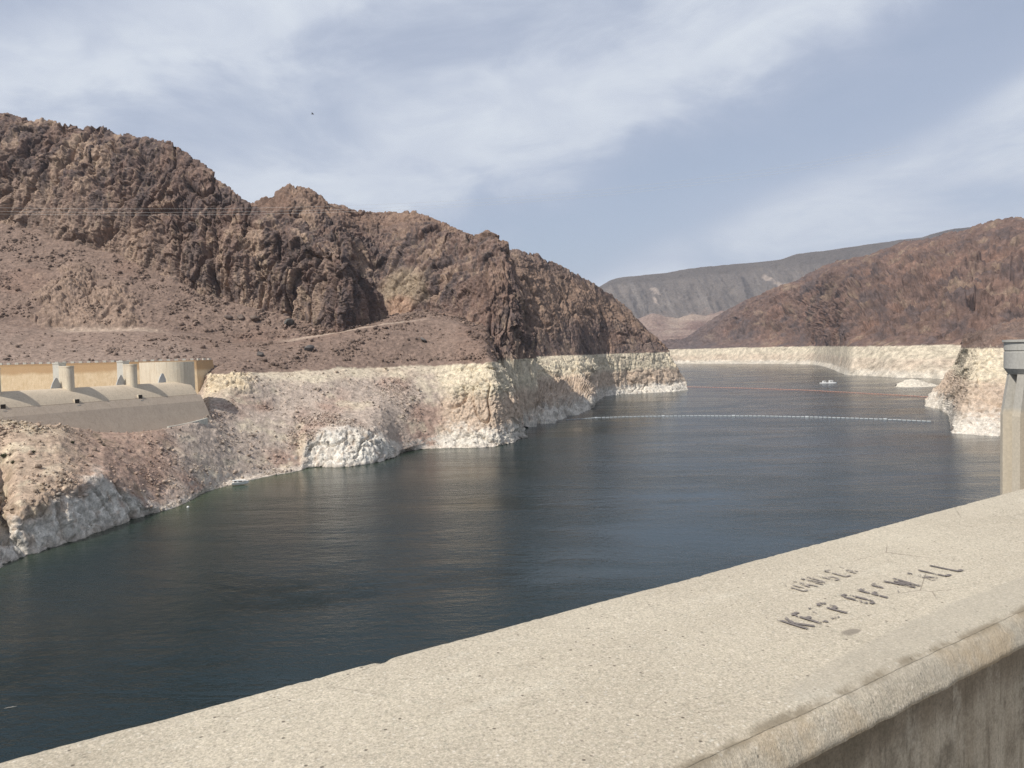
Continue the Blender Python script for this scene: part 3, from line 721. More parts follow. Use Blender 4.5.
# ---- low white islet off the right shore
def c_islet(P, N, V, PX, d): return ring_colour(P, N, 200.0, np.zeros(len(P))) * 0 + mixc(C3((0.62, 0.56, 0.46), len(P)), (0.42, 0.35, 0.28), sstep(0.1, 0.4, fbm(P / 4, 3)) * 0.5)
islet_lines = [
    K((889, None, 1000, -4), (950, None, 1000, -4)),
    Zl(0, (896, 386.6), (905, 387.2), (918, 387.2), (931, 386.6), (942, 386.4)),
    K((897, 384, 1050), (905, 382, 1052), (913, 380.6, 1055), (920, 381.5, 1058), (928, 384, 1060), (938, 385, 1064), (942, 385.3, 1065)),
    K((896, 384.6, 1075), (905, 380.5, 1078), (911, 379, 1080), (916, 379.4, 1080), (922, 381, 1082), (929, 383.8, 1085), (938, 384.6, 1090), (942, 385, 1090)),
    K((892, None, 1120, -4), (950, None, 1130, -4)),
]
sheet('rock_islet', islet_lines, 120, [3, 14, 14, 8], [0.4, 0.8, 1.1, 0.7, 0.4], lambda P, N, V, PX: cliff_relief(P, 8, 0.8)[0], c_islet, ROCK, smooth_r=3)

# ------------------------------------------------------------------ ground sheet and lake
g = Mat('desert_ground', 0.95, 0.1)
gm = g.done(g.mix(g.noise(0.02, 6, 0.6), (0.10, 0.08, 0.06), (0.22, 0.16, 0.12)))
def disc(name, z, rings, nseg, mat, colf=None):
    v = [(0, 0, z)]; f = []
    for r in rings: v += [(r * math.sin(2 * math.pi * k / nseg), r * math.cos(2 * math.pi * k / nseg), z) for k in range(nseg)]
    f += [(0, 1 + (k + 1) % nseg, 1 + k) for k in range(nseg)]
    for i in range(len(rings) - 1):
        a = 1 + i * nseg; b = a + nseg
        f += [(a + k, a + (k + 1) % nseg, b + (k + 1) % nseg, b + k) for k in range(nseg)]
    return mesh_obj(name, v, f, mat)
tag(disc('ground', -14, [50, 400, 2000, 8000, 16000], 96, gm), kind='structure')

wm = Mat('lake_water', 0.12, 0.52)
wm.b.inputs['IOR'].default_value = 1.333
near = wm.n.new('ShaderNodeAttribute'); near.attribute_name = 'shallow'
w1 = wm.noise(0.9, 4, 0.65, wm.mapping((0.8, 1.0, 1), (0, 0, 0.35)))
w2 = wm.noise(0.32, 4, 0.6, wm.mapping((0.65, 1.0, 1), (0, 0, 0.25)))
gust = wm.noise(0.012, 4, 0.6, wm.mapping((0.35, 1.0, 1), (0, 0, 0.2)), 0.6)
g2 = wm.noise(0.035, 5, 0.65, wm.mapping((0.3, 1.0, 1), (0, 0, 0.12)), 0.8)
amp = wm.math('MULTIPLY', wm.ramp(gust, 0.35, 0.65, 0.4, 1.3), wm.ramp(g2, 0.3, 0.7, 0.6, 1.4))
w3 = wm.noise(0.09, 3, 0.6, wm.mapping((0.4, 1.0, 1), (0, 0, 0.3)))
hgt = wm.math('MULTIPLY', wm.math('ADD', wm.math('ADD', wm.math('MULTIPLY', w1, 0.45), w2), wm.math('MULTIPLY', w3, 0.6)), amp)
wb = wm.bump(hgt, 1.0, 0.30)
wc = wm.mix(near.outputs['Fac'], (0.0030, 0.0135, 0.0155), (0.048, 0.066, 0.032))
LAKE_MAT = wm.done(wc, wb, wm.ramp(g2, 0.3, 0.7, 0.10, 0.20))
def lake():
    # polar grid over the reservoir; 'shallow' marks the strip of green shoal water along the near bank
    az = np.radians(np.linspace(-75, 75, 300)); r = np.geomspace(2.0, 4200, 240)
    A, R = np.meshgrid(az, r)
    P = np.stack([R * np.sin(A), R * np.cos(A), 0 * R], -1).reshape(-1, 3)
    nr, nc = A.shape; idx = np.arange(nr * nc).reshape(nr, nc)
    f = np.stack([idx[:-1, :-1], idx[:-1, 1:], idx[1:, 1:], idx[1:, :-1]], -1).reshape(-1, 4)
    o = mesh_obj('lake_water', P, f, LAKE_MAT)
    sh = BANK['P'][(np.abs(BANK['V'] - 1) < 0.03)]
    a_s = np.arctan2(sh[:, 0], sh[:, 1]); r_s = np.hypot(sh[:, 0], sh[:, 1]); k = np.argsort(a_s)
    rs = np.interp(A.ravel(), a_s[k], r_s[k], right=1e9, left=1e9)
    px = 512 + F * np.tan(A.ravel())
    beach = 0.25 + 0.75 * sstep(140, 185, px) * sstep(330, 300, px)
    d = rs - R.ravel()
    s = np.exp(-np.clip(d, 0, 1e6) / (9 + 26 * beach)) * (rs < 1e8) * (0.4 + 0.6 * beach)
    at = o.data.attributes.new('shallow', 'FLOAT', 'POINT'); at.data.foreach_set('value', s.astype(np.float32))
    tag(o, kind='structure')
lake()
# ------------------------------------------------------------------ concrete materials
def weathered(name, base, light, dark, scale=0.25, streak=True, bump=0.05, stain=None):
    m = Mat(name, 0.9, 0.2)
    n1 = m.noise(scale, 6, 0.6); n2 = m.noise(scale * 9, 4, 0.6)
    c = m.mix(m.ramp(n1, 0.3, 0.7), base, light)
    if streak:
        s = m.noise(1.0, 5, 0.6, m.mapping((scale * 4, scale * 4, scale * 0.35)))
        c = m.mix(m.ramp(s, 0.48, 0.75, 0, 0.7), c, dark)
    if stain is not None: c = stain(m, c)
    c = m.mix(1.0, c, m.ramp(n2, 0.25, 0.75, 0.85, 1.12, False), 'MULTIPLY')
    return m.done(c, m.bump(n2, 0.4, bump))
def top_stain(z0, z1, col, amt):
    def f(m, c):
        sp = m.n.new('ShaderNodeSeparateXYZ'); m.l.new(m.pos, sp.inputs[0])
        w = m.noise(0.12, 4, 0.6)
        zz = m.math('ADD', sp.outputs['Z'], m.math('MULTIPLY', m.math('SUBTRACT', w, 0.5), 4.0))
        return m.mix(m.ramp(zz, z0, z1, 0, amt), c, col)
    return f
M_CREST = weathered('crest_concrete', (0.51, 0.42, 0.31), (0.56, 0.465, 0.345), (0.40, 0.325, 0.245))
M_APRON = weathered('apron_concrete', (0.42, 0.34, 0.262), (0.46, 0.375, 0.29), (0.34, 0.27, 0.205))
M_PIER = weathered('pier_concrete', (0.60, 0.52, 0.395), (0.65, 0.58, 0.455), (0.42, 0.34, 0.24))
M_PIERTOP = weathered('pale_concrete', (0.50, 0.48, 0.42), (0.56, 0.54, 0.47), (0.40, 0.36, 0.29))
M_CHAN = weathered('channel_wall_concrete', (0.58, 0.44, 0.27), (0.66, 0.52, 0.34), (0.48, 0.34, 0.19), stain=top_stain(52.5, 55.0, (0.42, 0.27, 0.14), 0.85))
M_DARK = plain('dark_opening', (0.05, 0.04, 0.03), 0.9)
M_GREY = plain('flat_grey', (0.46, 0.46, 0.44), 0.6)
M_WHITEP = plain('white_paint', (0.72, 0.70, 0.66), 0.6)

# ------------------------------------------------------------------ spillway
ZC = 48.6
A0 = point(10, None, 329, ZC); B0 = point(186, None, 409, ZC)
wv = (B0 - A0); LEN = np.linalg.norm(wv); wv /= LEN
ov = np.array([wv[1], -wv[0], 0.0]); 
if ov @ (CAM - A0) < 0: ov = -ov
up = np.array([0, 0, 1.0])
def SP(s, o, z): return A0 + wv * s + ov * o + up * (z - ZC)
def s_at(px, o=0.0):      # distance along the crest where a bearing crosses a line o metres in front of it
    d = ray(px, 380)[:2]; M = np.array([d, -wv[:2]]).T
    return np.linalg.solve(M, (A0 + ov * o)[:2] - CAM[:2])[1]
spill = tag(empty('spillway', SP(LEN / 2, 0, ZC)), 'long pale concrete spillway with piers and rounded crest in the left bank', 'spillway')
s0, s1 = s_at(-75), s_at(186)
def extr(prof, sa, sb, n=1):
    v = []; f = []
    ss = np.linspace(sa, sb, n + 1)
    for s in ss: v += [SP(s, o, z) for o, z in prof]
    k = len(prof)
    for i in range(n):
        for j in range(k - 1): f.append((i * k + j, (i + 1) * k + j, (i + 1) * k + j + 1, i * k + j + 1))
    f.append(tuple(range(k - 1, -1, -1))); f.append(tuple(range(n * k, n * k + k)))
    f += [(i * k + k - 1, (i + 1) * k + k - 1, (i + 1) * k, i * k) for i in range(n)]
    return v, f
crest_prof = [(-9, 30), (-9, 40), (-7, 45)] + [(-4 + 12 * t, ZC - 0.4 - 0.2 * abs(t - 0.33) - 6.4 * max(0, t - 0.33) ** 1.7 / 0.67 ** 1.7) for t in np.linspace(0, 1, 14)] + [(8, 30)]
v, f = extr(crest_prof, s0, s1); mesh_obj('crest', v, f, M_CREST, spill)
z8 = crest_prof[-2][1]
apron_prof = [(8.02, 18), (8.02, z8 - 0.25), (8.5, z8 - 0.25), (11.0, z8 - 3.6), (22, 18)]
v, f = extr(apron_prof, s0, s1 + 1.5); mesh_obj('apron', v, f, M_APRON, spill)
def pier(px_l, px_r, end=False):
    hw = 1.9; sc = s_at(px_r - 4.5, 1.0); sb = sc + hw
    m = MB()
    arc = [(sc + hw * math.sin(q), 1.5 + hw * math.cos(q)) for q in np.linspace(-math.pi / 2, math.pi / 2, 15)]
    poly = arc + [(sc + hw, -3.2), (sc - hw, -3.2)]
    pw = [SP(a, b, 0) for a, b in poly]
    m.prism([p[:2] for p in pw][::-1], 40, 57.6)
    cap = [SP(sc + (a - sc) * 1.05, (b + 2.5) * 1.05 - 2.5, 0) for a, b in poly]
    m.prism([p[:2] for p in cap][::-1], 57.6, 58.3)
    p = m.build('pier', M_PIER, spill)
    m = MB(); m.box(SP(sc, -5.6, 50.0), wv * hw * 0.9, ov * 2.3, up * 9.4); m.box(SP(sc, -5.6, 59.6), wv * hw * 1.0, ov * 2.34, up * 0.3)
    m.build('pier_tower', M_PIERTOP, p)
    m = MB()    # thin grey wedge shape standing at the pier's left side
    tri = [(0, 0), (-4.6, 0), (-3.7, 2.4), (-2.3, 4.7), (-1.4, 4.7), (0, 1.6)]
    ring = lambda o: [SP(sc - hw - 0.02 + a, o, ZC - 0.3 + b) for a, b in tri]
    n = len(tri); a = ring(-2.6); b = ring(-2.2)
    m.add(a + b, [tuple(range(n)), tuple(range(2 * n - 1, n - 1, -1))] + [(i, n + i, n + (i + 1) % n, (i + 1) % n) for i in range(n)])
    m.build('grey_wedge', M_GREY, p)
    if not end:
        zq = z8 + 0.4; sb = s_at(px_r + 2.5, 8) - 1.4
        m = MB(); m.box(SP(sb + 1.4, 7.6, zq), wv * 1.15, ov * 0.52, up * 1.3); bx = m.build('drain_box', M_PIER, p)
        m = MB(); m.box(SP(sb + 1.4, 8.14, zq), wv * 1.0, ov * 0.05, up * 1.15); m.build('opening', M_DARK, bx)
        m = MB(); m.box(SP(sb + 1.4, 8.75, zq - 1.75), wv * 0.8, ov * 0.5, up * 0.4); m.build('sill', M_PIERTOP, bx)
for a, b in ((-16, -1), (60, 73.5), (122, 137)): pier(a, b)
# rounded abutment closing the crest at its far end
sE = s_at(190); m = MB()
poly = [(sE - 7 + 13 * math.cos(q) * 0.75 + 4, -10 + 13 * math.sin(q)) for q in np.linspace(math.pi, -0.2, 22)] + [(sE + 6, -28), (sE - 9, -28)]
m.prism([SP(a, b, 0)[:2] for a, b in poly][::-1] if False else [SP(a, b, 0)[:2] for a, b in poly], 30, 58.8)
ab = m.build('abutment', M_PIER, spill)
m = MB(); tri = [(0, 0), (-4.6, 0), (-3.7, 2.4), (-2.3, 4.7), (-1.4, 4.7), (0, 1.6)]
n = len(tri); a = [SP(sE - 13 + p, -3.0, ZC - 0.3 + q) for p, q in tri]; b = [SP(sE - 13 + p, -2.4, ZC - 0.3 + q) for p, q in tri]
m.add(a + b, [tuple(range(n)), tuple(range(2 * n - 1, n - 1, -1))] + [(i, n + i, n + (i + 1) % n, (i + 1) % n) for i in range(n)])
m.build('grey_wedge', M_GREY, ab)  # same thin grey wedge shape, set beside the abutment
# tan wall on the far side of the channel, leaning back, with a row of small blocks on its rim
wl_pts = [point(px, None, r, 59.4) for px, r in ((-130, 432), (-60, 438), (0, 442), (66, 446), (130, 452), (196, 462), (212, 474))]
def ribbon(pts, prof, name, mat, parent):
    v = []; f = []; k = len(prof)
    for i, p in enumerate(pts):
        t = pts[min(i + 1, len(pts) - 1)] - pts[max(i - 1, 0)]; t[2] = 0; t = t / np.linalg.norm(t); o = np.array([t[1], -t[0], 0])
        v += [np.array([p[0], p[1], 0]) + o * a + up * z for a, z in prof]
    for i in range(len(pts) - 1):
        for j in range(k): f.append((i * k + j, (i + 1) * k + j, (i + 1) * k + (j + 1) % k, i * k + (j + 1) % k))
    f += [tuple(range(k)), tuple(range(len(v) - 1, len(v) - k - 1, -1))]
    return mesh_obj(name, v, f, mat, parent)
cw = ribbon(wl_pts, [(-2, 28), (7.0, 28), (0.6, 58.2), (0.6, 59.3), (-2, 59.3)], 'channel_wall', M_CHAN, spill)
pl = np.array(wl_pts[1:]); seg = np.linalg.norm(np.diff(pl, axis=0), axis=1); cum = np.concatenate([[0], np.cumsum(seg)])
for k, q in enumerate(np.arange(2, cum[-1], 4.3)):
    p = np.array([np.interp(q, cum, pl[:, i]) for i in range(3)]); p2 = np.array([np.interp(q + 0.5, cum, pl[:, i]) for i in range(3)])
    t = p2 - p; t /= np.linalg.norm(t); o = np.array([t[1], -t[0], 0])
    m = MB(); m.box((p[0], p[1], 59.85), t * 0.9, o * 0.5, up * 0.55); m.build('rim_block', M_PIERTOP, cw)

# low concrete wall on the slope below the spillway's far end
lw = [point(168, 430.5, 372), point(182, 428, 380), point(195, 425, 388), point(207, 421.5, 396)]
o = ribbon(lw, [(-0.5, 20), (0.5, 20), (0.5, 31.3), (-0.5, 31.3)], 'retaining_wall', weathered('bleached_wall_concrete', (0.50, 0.49, 0.43), (0.60, 0.57, 0.48), (0.30, 0.30, 0.26), 0.5), None)
# follow the slope: lift each station's top to the surveyed height
for vtx in o.data.vertices:
    i = vtx.index // 4; zt = lw[i][2]
    vtx.co.z = (zt + 1.9) if vtx.co.z > 25 else zt - 3
tag(o, 'low bleached concrete wall on the stony slope below the far end of the spillway', 'wall')
kb = [point(118, 434, 352), point(140, 436, 354), (point(160, 433, 364))]
o = ribbon(kb, [(-0.8, 20), (0.8, 20), (0.8, 31), (-0.8, 31)], 'kerb_ledge', M_PIERTOP, None)
for vtx in o.data.vertices:
    i = vtx.index // 4; vtx.co.z = (kb[i][2] + 0.5) if vtx.co.z > 25 else kb[i][2] - 3
tag(o, 'narrow pale ledge along the foot of the grey spillway apron', 'ledge')

# ------------------------------------------------------------------ intake tower at the right
TC = point(1058, None, 66, 0.0)
tower = tag(empty('intake_tower', (TC[0], TC[1], 0)), 'tall ribbed concrete intake tower with round head rising from the lake', 'tower')
def ringz(m, c):
    sp = m.n.new('ShaderNodeSeparateXYZ'); m.l.new(m.pos, sp.inputs[0])
    w = m.noise(0.5, 4, 0.6)
    zz = m.math('ADD', sp.outputs['Z'], m.math('MULTIPLY', m.math('SUBTRACT', w, 0.5), 0.8))
    return m.mix(m.ramp(zz, 53.6, 54.2, 0.8, 0.0), c, (0.56, 0.485, 0.37))
M_TOW = weathered('tower_concrete', (0.40, 0.375, 0.325), (0.46, 0.435, 0.38), (0.30, 0.27, 0.22), 0.5, stain=ringz, bump=0.02)
M_TOWH = weathered('tower_head_concrete', (0.42, 0.405, 0.365), (0.47, 0.455, 0.41), (0.32, 0.305, 0.265), 0.5, bump=0.02)
def lathe(m, prof, n=64):
    b = len(m.v)
    for r, z in prof: m.v += [(TC[0] + r * math.sin(2 * math.pi * k / n), TC[1] + r * math.cos(2 * math.pi * k / n), z) for k in range(n)]
    for i in range(len(prof) - 1): m.f += [(b + i * n + k, b + i * n + (k + 1) % n, b + (i + 1) * n + (k + 1) % n, b + (i + 1) * n + k) for k in range(n)]
m = MB(); lathe(m, [(3.0, -6), (3.0, 57.0), (0.01, 57.0)]); m.build('shaft', M_TOW, tower)
m = MB(); lathe(m, [(0.01, 57.0), (3.9, 57.0), (4.22, 57.5), (4.22, 58.92), (4.16, 58.95), (4.16, 59.05), (4.22, 59.08), (4.22, 59.75), (4.34, 59.78), (4.34, 59.98), (0.01, 59.98)]); m.build('tower_head', M_TOWH, tower)
base_ang = math.atan2(-TC[0], -TC[1])
for k in range(12):
    q = base_ang + math.radians(15 + 30 * k); d = np.array([math.sin(q), math.cos(q), 0]); t = np.array([d[1], -d[0], 0])
    m = MB(); c = np.array([TC[0], TC[1], 0])
    pts = lambda r, w, z: [c + d * r - t * w + up * z, c + d * r + t * w + up * z]
    a = [c + d * 2.4 - t * .62, c + d * 2.4 + t * .62, c + d * 4.45 + t * .42, c + d * 4.45 - t * .42]
    b2 = [c + d * 2.4 - t * .62, c + d * 2.4 + t * .62, c + d * 3.95 + t * .42, c + d * 3.95 - t * .42]
    m.add([p + up * -6 for p in a] + [p + up * 53.5 for p in a] + [p + up * 57.02 for p in b2],
          [(3, 2, 1, 0)] + [(i, (i + 1) % 4, 4 + (i + 1) % 4, 4 + i) for i in range(4)] + [(4 + i, 4 + (i + 1) % 4, 8 + (i + 1) % 4, 8 + i) for i in range(4)] + [(8, 9, 10, 11)])
    m.build('rib', M_TOW, tower)
for k in range(12):
    q = base_ang + math.radians(30 * k); d = np.array([math.sin(q), math.cos(q), 0]); t = np.array([d[1], -d[0], 0]); c = np.array([TC[0], TC[1], 0])
    m = MB()
    for zb in (56.25, 55.75): m.box(c + d * 3.15 + up * zb, d * 0.35, t * 0.75, up * 0.09)
    m.box(c + d * 3.02 + up * 56.1, d * 0.03, t * 0.7, up * 0.8)
    m.build('louvre', M_DARK if k % 2 else M_DARK, tower)

# ------------------------------------------------------------------ dam crest: parapet, sidewalk, road
ZT = 60 - 0.55
def onplane(px, py, z):
    d = ray(px, py); r = (z - 60) / d[2]; return CAM + d * r
E1, E2 = onplane(0, 766, ZT), onplane(1024, 490, ZT)
G1, G2 = onplane(760, 730, ZT), onplane(1021, 608, ZT)
Uv = (E2 - E1); Uv[2] = 0; Uv /= np.linalg.norm(Uv)
Nv = np.array([-Uv[1], Uv[0], 0.0]); Nv = Nv if Nv @ (E1 - CAM) > 0 else -Nv     # from the camera towards the lake
dF = (E1 - CAM) @ Nv + 0.018; dG = ((G1 - CAM) @ Nv + (G2 - CAM) @ Nv) / 2
ZN = ZT - 0.05
Q1, Q2 = onplane(799, 763, ZN), onplane(1024, 647, ZN)
dN = ((Q1 - CAM) @ Nv + (Q2 - CAM) @ Nv) / 2
print('parapet', dF, dG, dN, math.degrees(math.atan2(Uv[0], Uv[1])))
def PW(t, d, z): return np.array([0, 0, z]) + Uv * t + Nv * d
def parapet_material():
    m = Mat('worn_parapet_concrete', 0.88, 0.25)
    tcn = m.n.new('ShaderNodeTexCoord'); obj = tcn.outputs['Object']     # object space: x along the wall, y across, z up
    big = m.noise(1.6, 4, 0.55, obj); med = m.noise(9, 5, 0.6, obj); fin = m.noise(190, 4, 0.65, obj); grit = m.noise(330, 3, 0.6, obj)
    c = m.mix(m.ramp(big, 0.3, 0.7), (0.41, 0.355, 0.27), (0.485, 0.425, 0.325))
    c = m.mix(m.ramp(med, 0.45, 0.75, 0, 0.22), c, (0.38, 0.33, 0.25))
    wr = m.noise(2.6, 6, 0.68, m.mapping((0.6, 1.5, 1), src=obj)); c = m.mix(m.ramp(wr, 0.52, 0.72, 0, 0.55), c, (0.34, 0.29, 0.215))
    wr2 = m.noise(5.5, 5, 0.65, m.mapping((0.5, 1.6, 1), loc=(3, 1, 0), src=obj)); c = m.mix(m.ramp(wr2, 0.56, 0.74, 0, 0.5), c, (0.56, 0.51, 0.41))
    ag = m.voro(240, obj, 'F1', 'Color')
    sepc = m.n.new('ShaderNodeSeparateColor'); m.l.new(ag, sepc.inputs[0])
    c = m.mix(m.ramp(sepc.outputs['Red'], 0.80, 0.96, 0, 0.32), c, (0.62, 0.54, 0.44))
    c = m.mix(m.ramp(sepc.outputs['Green'], 0.84, 0.96, 0, 0.35), c, (0.24, 0.235, 0.18))
    c = m.mix(1.0, c, m.ramp(fin, 0.25, 0.75, 0.74, 1.23, False), 'MULTIPLY')
    c = m.mix(1.0, c, m.ramp(grit, 0.25, 0.75, 0.70, 1.28, False), 'MULTIPLY')
    # sparse pits and dark grains
    pv = m.n.new('ShaderNodeTexVoronoi'); pv.inputs['Scale'].default_value = 62; m.l.new(obj, pv.inputs['Vector'])
    sc2 = m.n.new('ShaderNodeSeparateColor'); m.l.new(pv.outputs['Color'], sc2.inputs[0])
    pit = m.math('MULTIPLY', m.ramp(pv.outputs['Distance'], 0.22, 0.08), m.ramp(sc2.outputs['Red'], 0.86, 0.90))
    c = m.mix(m.math('MULTIPLY', pit, 0.85), c, (0.10, 0.08, 0.06))
    pv2 = m.n.new('ShaderNodeTexVoronoi'); pv2.inputs['Scale'].default_value = 115; m.l.new(obj, pv2.inputs['Vector'])
    sc3 = m.n.new('ShaderNodeSeparateColor'); m.l.new(pv2.outputs['Color'], sc3.inputs[0])
    clus = m.ramp(m.noise(3.5, 4, 0.6, obj), 0.46, 0.62, 0.80, 0.62)
    gd = m.math('MULTIPLY', m.ramp(pv2.outputs['Distance'], 0.36, 0.18), m.math('GREATER_THAN', sc3.outputs['Red'], clus))
    c = m.mix(m.math('MULTIPLY', gd, 0.42), c, (0.15, 0.125, 0.10))
    gw = m.math('MULTIPLY', m.ramp(pv2.outputs['Distance'], 0.36, 0.18), m.math('GREATER_THAN', sc3.outputs['Green'], 0.86))
    c = m.mix(m.math('MULTIPLY', gw, 0.40), c, (0.70, 0.65, 0.55))
    # hairline cracks
    cr = m.voro(2.2, m.mapping((0.7, 1.6, 1), src=obj), 'DISTANCE_TO_EDGE')
    crk = m.math('MULTIPLY', m.ramp(cr, 0.006, 0.001), m.ramp(m.noise(2.0, 3, 0.5, obj), 0.50, 0.60))
    c = m.mix(m.math('MULTIPLY', crk, 0.6), c, (0.16, 0.13, 0.10))
    sp = m.n.new('ShaderNodeSeparateXYZ'); m.l.new(obj, sp.inputs[0])
    y = sp.outputs['Y']; zz = sp.outputs['Z']; x = sp.outputs['X']
    px_ = onplane(960, 625, ZT); tpx = float((px_ - CAM) @ Uv); dpx = float((px_ - CAM) @ Nv)
    ex = m.math('POWER', m.math('DIVIDE', m.math('SUBTRACT', x, tpx + 0.15), 0.75), 2.0)
    ey = m.math('POWER', m.math('DIVIDE', m.math('SUBTRACT', y, dpx), 0.075), 2.0)
    pm = m.ramp(m.math('ADD', m.math('ADD', ex, ey), m.math('MULTIPLY', med, 0.5)), 1.25, 0.95)
    c = m.mix(m.math('MULTIPLY', pm, 0.42), c, (0.33, 0.295, 0.235))
    # grime in the shallow groove along the top of the nosing, smooth grey repair strip behind it
    wob = m.math('MULTIPLY', m.math('SUBTRACT', m.noise(5, 4, 0.6, obj), 0.5), 0.022)
    yd = m.math('ABSOLUTE', m.math('ADD', m.math('SUBTRACT', y, dG + 0.001), wob))
    gr = m.math('MULTIPLY', m.ramp(yd, 0.014, 0.003), m.ramp(m.noise(11, 5, 0.65, obj), 0.40, 0.55, 0.1, 1.0))
    c = m.mix(m.math('MULTIPLY', gr, 0.85), c, (0.20, 0.165, 0.115))
    bt = onplane(850, 632.5, ZT); bt_t = float((bt - CAM) @ Uv); bt_d = float((bt - CAM) @ Nv)
    bx = m.math('POWER', m.math('DIVIDE', m.math('SUBTRACT', x, bt_t), 0.030), 2.0); by_ = m.math('POWER', m.math('DIVIDE', m.math('SUBTRACT', y, bt_d), 0.013), 2.0)
    bm_ = m.ramp(m.math('ADD', m.math('ADD', bx, by_), m.math('MULTIPLY', m.noise(45, 3, 0.6, obj), 1.6)), 1.9, 1.2)
    c = m.mix(m.math('MULTIPLY', bm_, 0.7), c, (0.17, 0.145, 0.115))
    # rust-brown wash over the nosing
    nose = m.math('MULTIPLY', m.ramp(y, dG + 0.01, dG - 0.02), m.ramp(m.noise(4, 5, 0.65, obj), 0.45, 0.62))
    c = m.mix(m.math('MULTIPLY', nose, 0.5), c, (0.42, 0.31, 0.185))
    # streaked wall face below the drip edge
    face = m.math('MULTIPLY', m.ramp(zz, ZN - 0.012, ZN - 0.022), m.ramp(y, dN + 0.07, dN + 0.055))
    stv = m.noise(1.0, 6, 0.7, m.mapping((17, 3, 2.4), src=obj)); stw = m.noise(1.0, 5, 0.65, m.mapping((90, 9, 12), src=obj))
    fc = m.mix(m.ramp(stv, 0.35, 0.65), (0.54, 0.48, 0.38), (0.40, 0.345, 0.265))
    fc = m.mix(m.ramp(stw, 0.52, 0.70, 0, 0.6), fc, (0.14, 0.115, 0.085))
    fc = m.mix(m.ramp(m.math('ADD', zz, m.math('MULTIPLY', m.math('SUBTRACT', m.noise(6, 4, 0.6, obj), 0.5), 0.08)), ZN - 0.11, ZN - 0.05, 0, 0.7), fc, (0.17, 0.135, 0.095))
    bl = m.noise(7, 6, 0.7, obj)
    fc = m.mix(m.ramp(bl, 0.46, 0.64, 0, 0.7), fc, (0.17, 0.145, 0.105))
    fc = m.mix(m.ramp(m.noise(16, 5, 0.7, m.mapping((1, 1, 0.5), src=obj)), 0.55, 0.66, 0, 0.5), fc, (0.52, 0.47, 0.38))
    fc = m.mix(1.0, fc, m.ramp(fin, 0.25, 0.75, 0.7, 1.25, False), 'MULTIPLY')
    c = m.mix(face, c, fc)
    # relief: grain, pits, hammered tooth marks on the nosing and the face
    tooth = m.noise(1.0, 4, 0.7, m.mapping((75, 30, 30), src=obj))
    th = m.math('MULTIPLY', tooth, m.ramp(y, dG + 0.005, dG - 0.015))
    h = m.math('ADD', m.math('ADD', m.math('MULTIPLY', fin, 0.5), m.math('MULTIPLY', grit, 0.28)), m.math('SUBTRACT', m.math('MULTIPLY', th, 1.6), m.math('MULTIPLY', pit, 0.8)))
    return m.done(c, m.bump(h, 0.5, 0.0045, m.bump(med, 0.3, 0.008)))
para = tag(empty('parapet_wall', (0, 0, 0), math.atan2(Uv[1], Uv[0])), 'broad worn concrete parapet along the dam crest with faded stencilled lettering on its flat top', 'parapet')
dBack = dF
def parapet():
    prof = [(dN + 0.030, 58.30), (dN + 0.030, ZN - 0.03), (dN + 0.022, ZN - 0.017), (dN + 0.002, ZN - 0.004)]
    prof += [(dN + (dG - dN) * q, ZN + (ZT - 0.004 - ZN) * (1 - (1 - q) ** 1.7)) for q in np.linspace(0.05, 0.93, 14)]
    prof += [(dG - 0.004, ZT - 0.006), (dG + 0.004, ZT - 0.0065), (dG + 0.014, ZT - 0.001)]
    n = 70; prof += [(dG + 0.014 + (dF - 0.012 - dG - 0.014) * (k / n), ZT) for k in range(1, n + 1)]
    prof += [(dF - 0.005, ZT - 0.0015), (dF - 0.0015, ZT - 0.005), (dF, ZT - 0.012), (dF, ZT - 0.05), (dF, ZT - 0.4), (dF, 57.0)]
    prof = np.array(prof)
    near = np.arange(-1.2, 4.2, 0.010); ts = np.concatenate([np.linspace(-40, -1.3, 60), near, np.geomspace(4.22, 90, 260)])
    T, J = np.meshgrid(ts, np.arange(len(prof)), indexing='ij')
    D = prof[J, 0]; Z = prof[J, 1]
    L = np.stack([T, D, Z], -1).reshape(-1, 3)
    n1 = fbm(L * 3.0, 3); n2 = fbm(L * 18 + 9, 4, 0.6); n3 = fbm(L * 70 + 3, 2)
    nose = sstep(dG + 0.01, dG - 0.02, L[:, 1]); edge = sstep(dF - 0.03, dF - 0.004, L[:, 1]) * (L[:, 2] > ZT - 0.06)
    drip = sstep(0.03, 0.0, np.abs(L[:, 2] - ZN)) * nose
    top = (L[:, 2] > ZT - 0.05)
    L[:, 2] += top * (0.004 * n1 + 0.0012 * n2 + 0.0006 * n3) + nose * top * (0.0035 * n2 + 0.002 * n3) 
    L[:, 2] -= edge * np.clip(n2 - 0.22, 0, 1) * 0.014 + edge * np.clip(fbm(L * 40, 2) - 0.15, 0, 1) * 0.006
    L[:, 1] += drip * (0.003 * n2 + 0.001 * n1) + 0.004 * n2 * (~top) * (L[:, 1] < dG)
    chip = np.exp(-((L[:, 0] - float((onplane(386, 662, ZT) - CAM) @ Uv)) / 0.012) ** 2) * edge
    L[:, 2] -= chip * 0.006
    idx = np.arange(len(ts) * len(prof)).reshape(len(ts), len(prof))
    f = np.stack([idx[:-1, :-1], idx[1:, :-1], idx[1:, 1:], idx[:-1, 1:]], -1).reshape(-1, 4)
    me_v = np.stack([L[:, 0] * Uv[0] + L[:, 1] * Nv[0], L[:, 0] * Uv[1] + L[:, 1] * Nv[1], L[:, 2]], 1)
    return mesh_obj('coping', me_v, f, PARA, para, smooth=True)
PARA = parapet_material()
parapet()

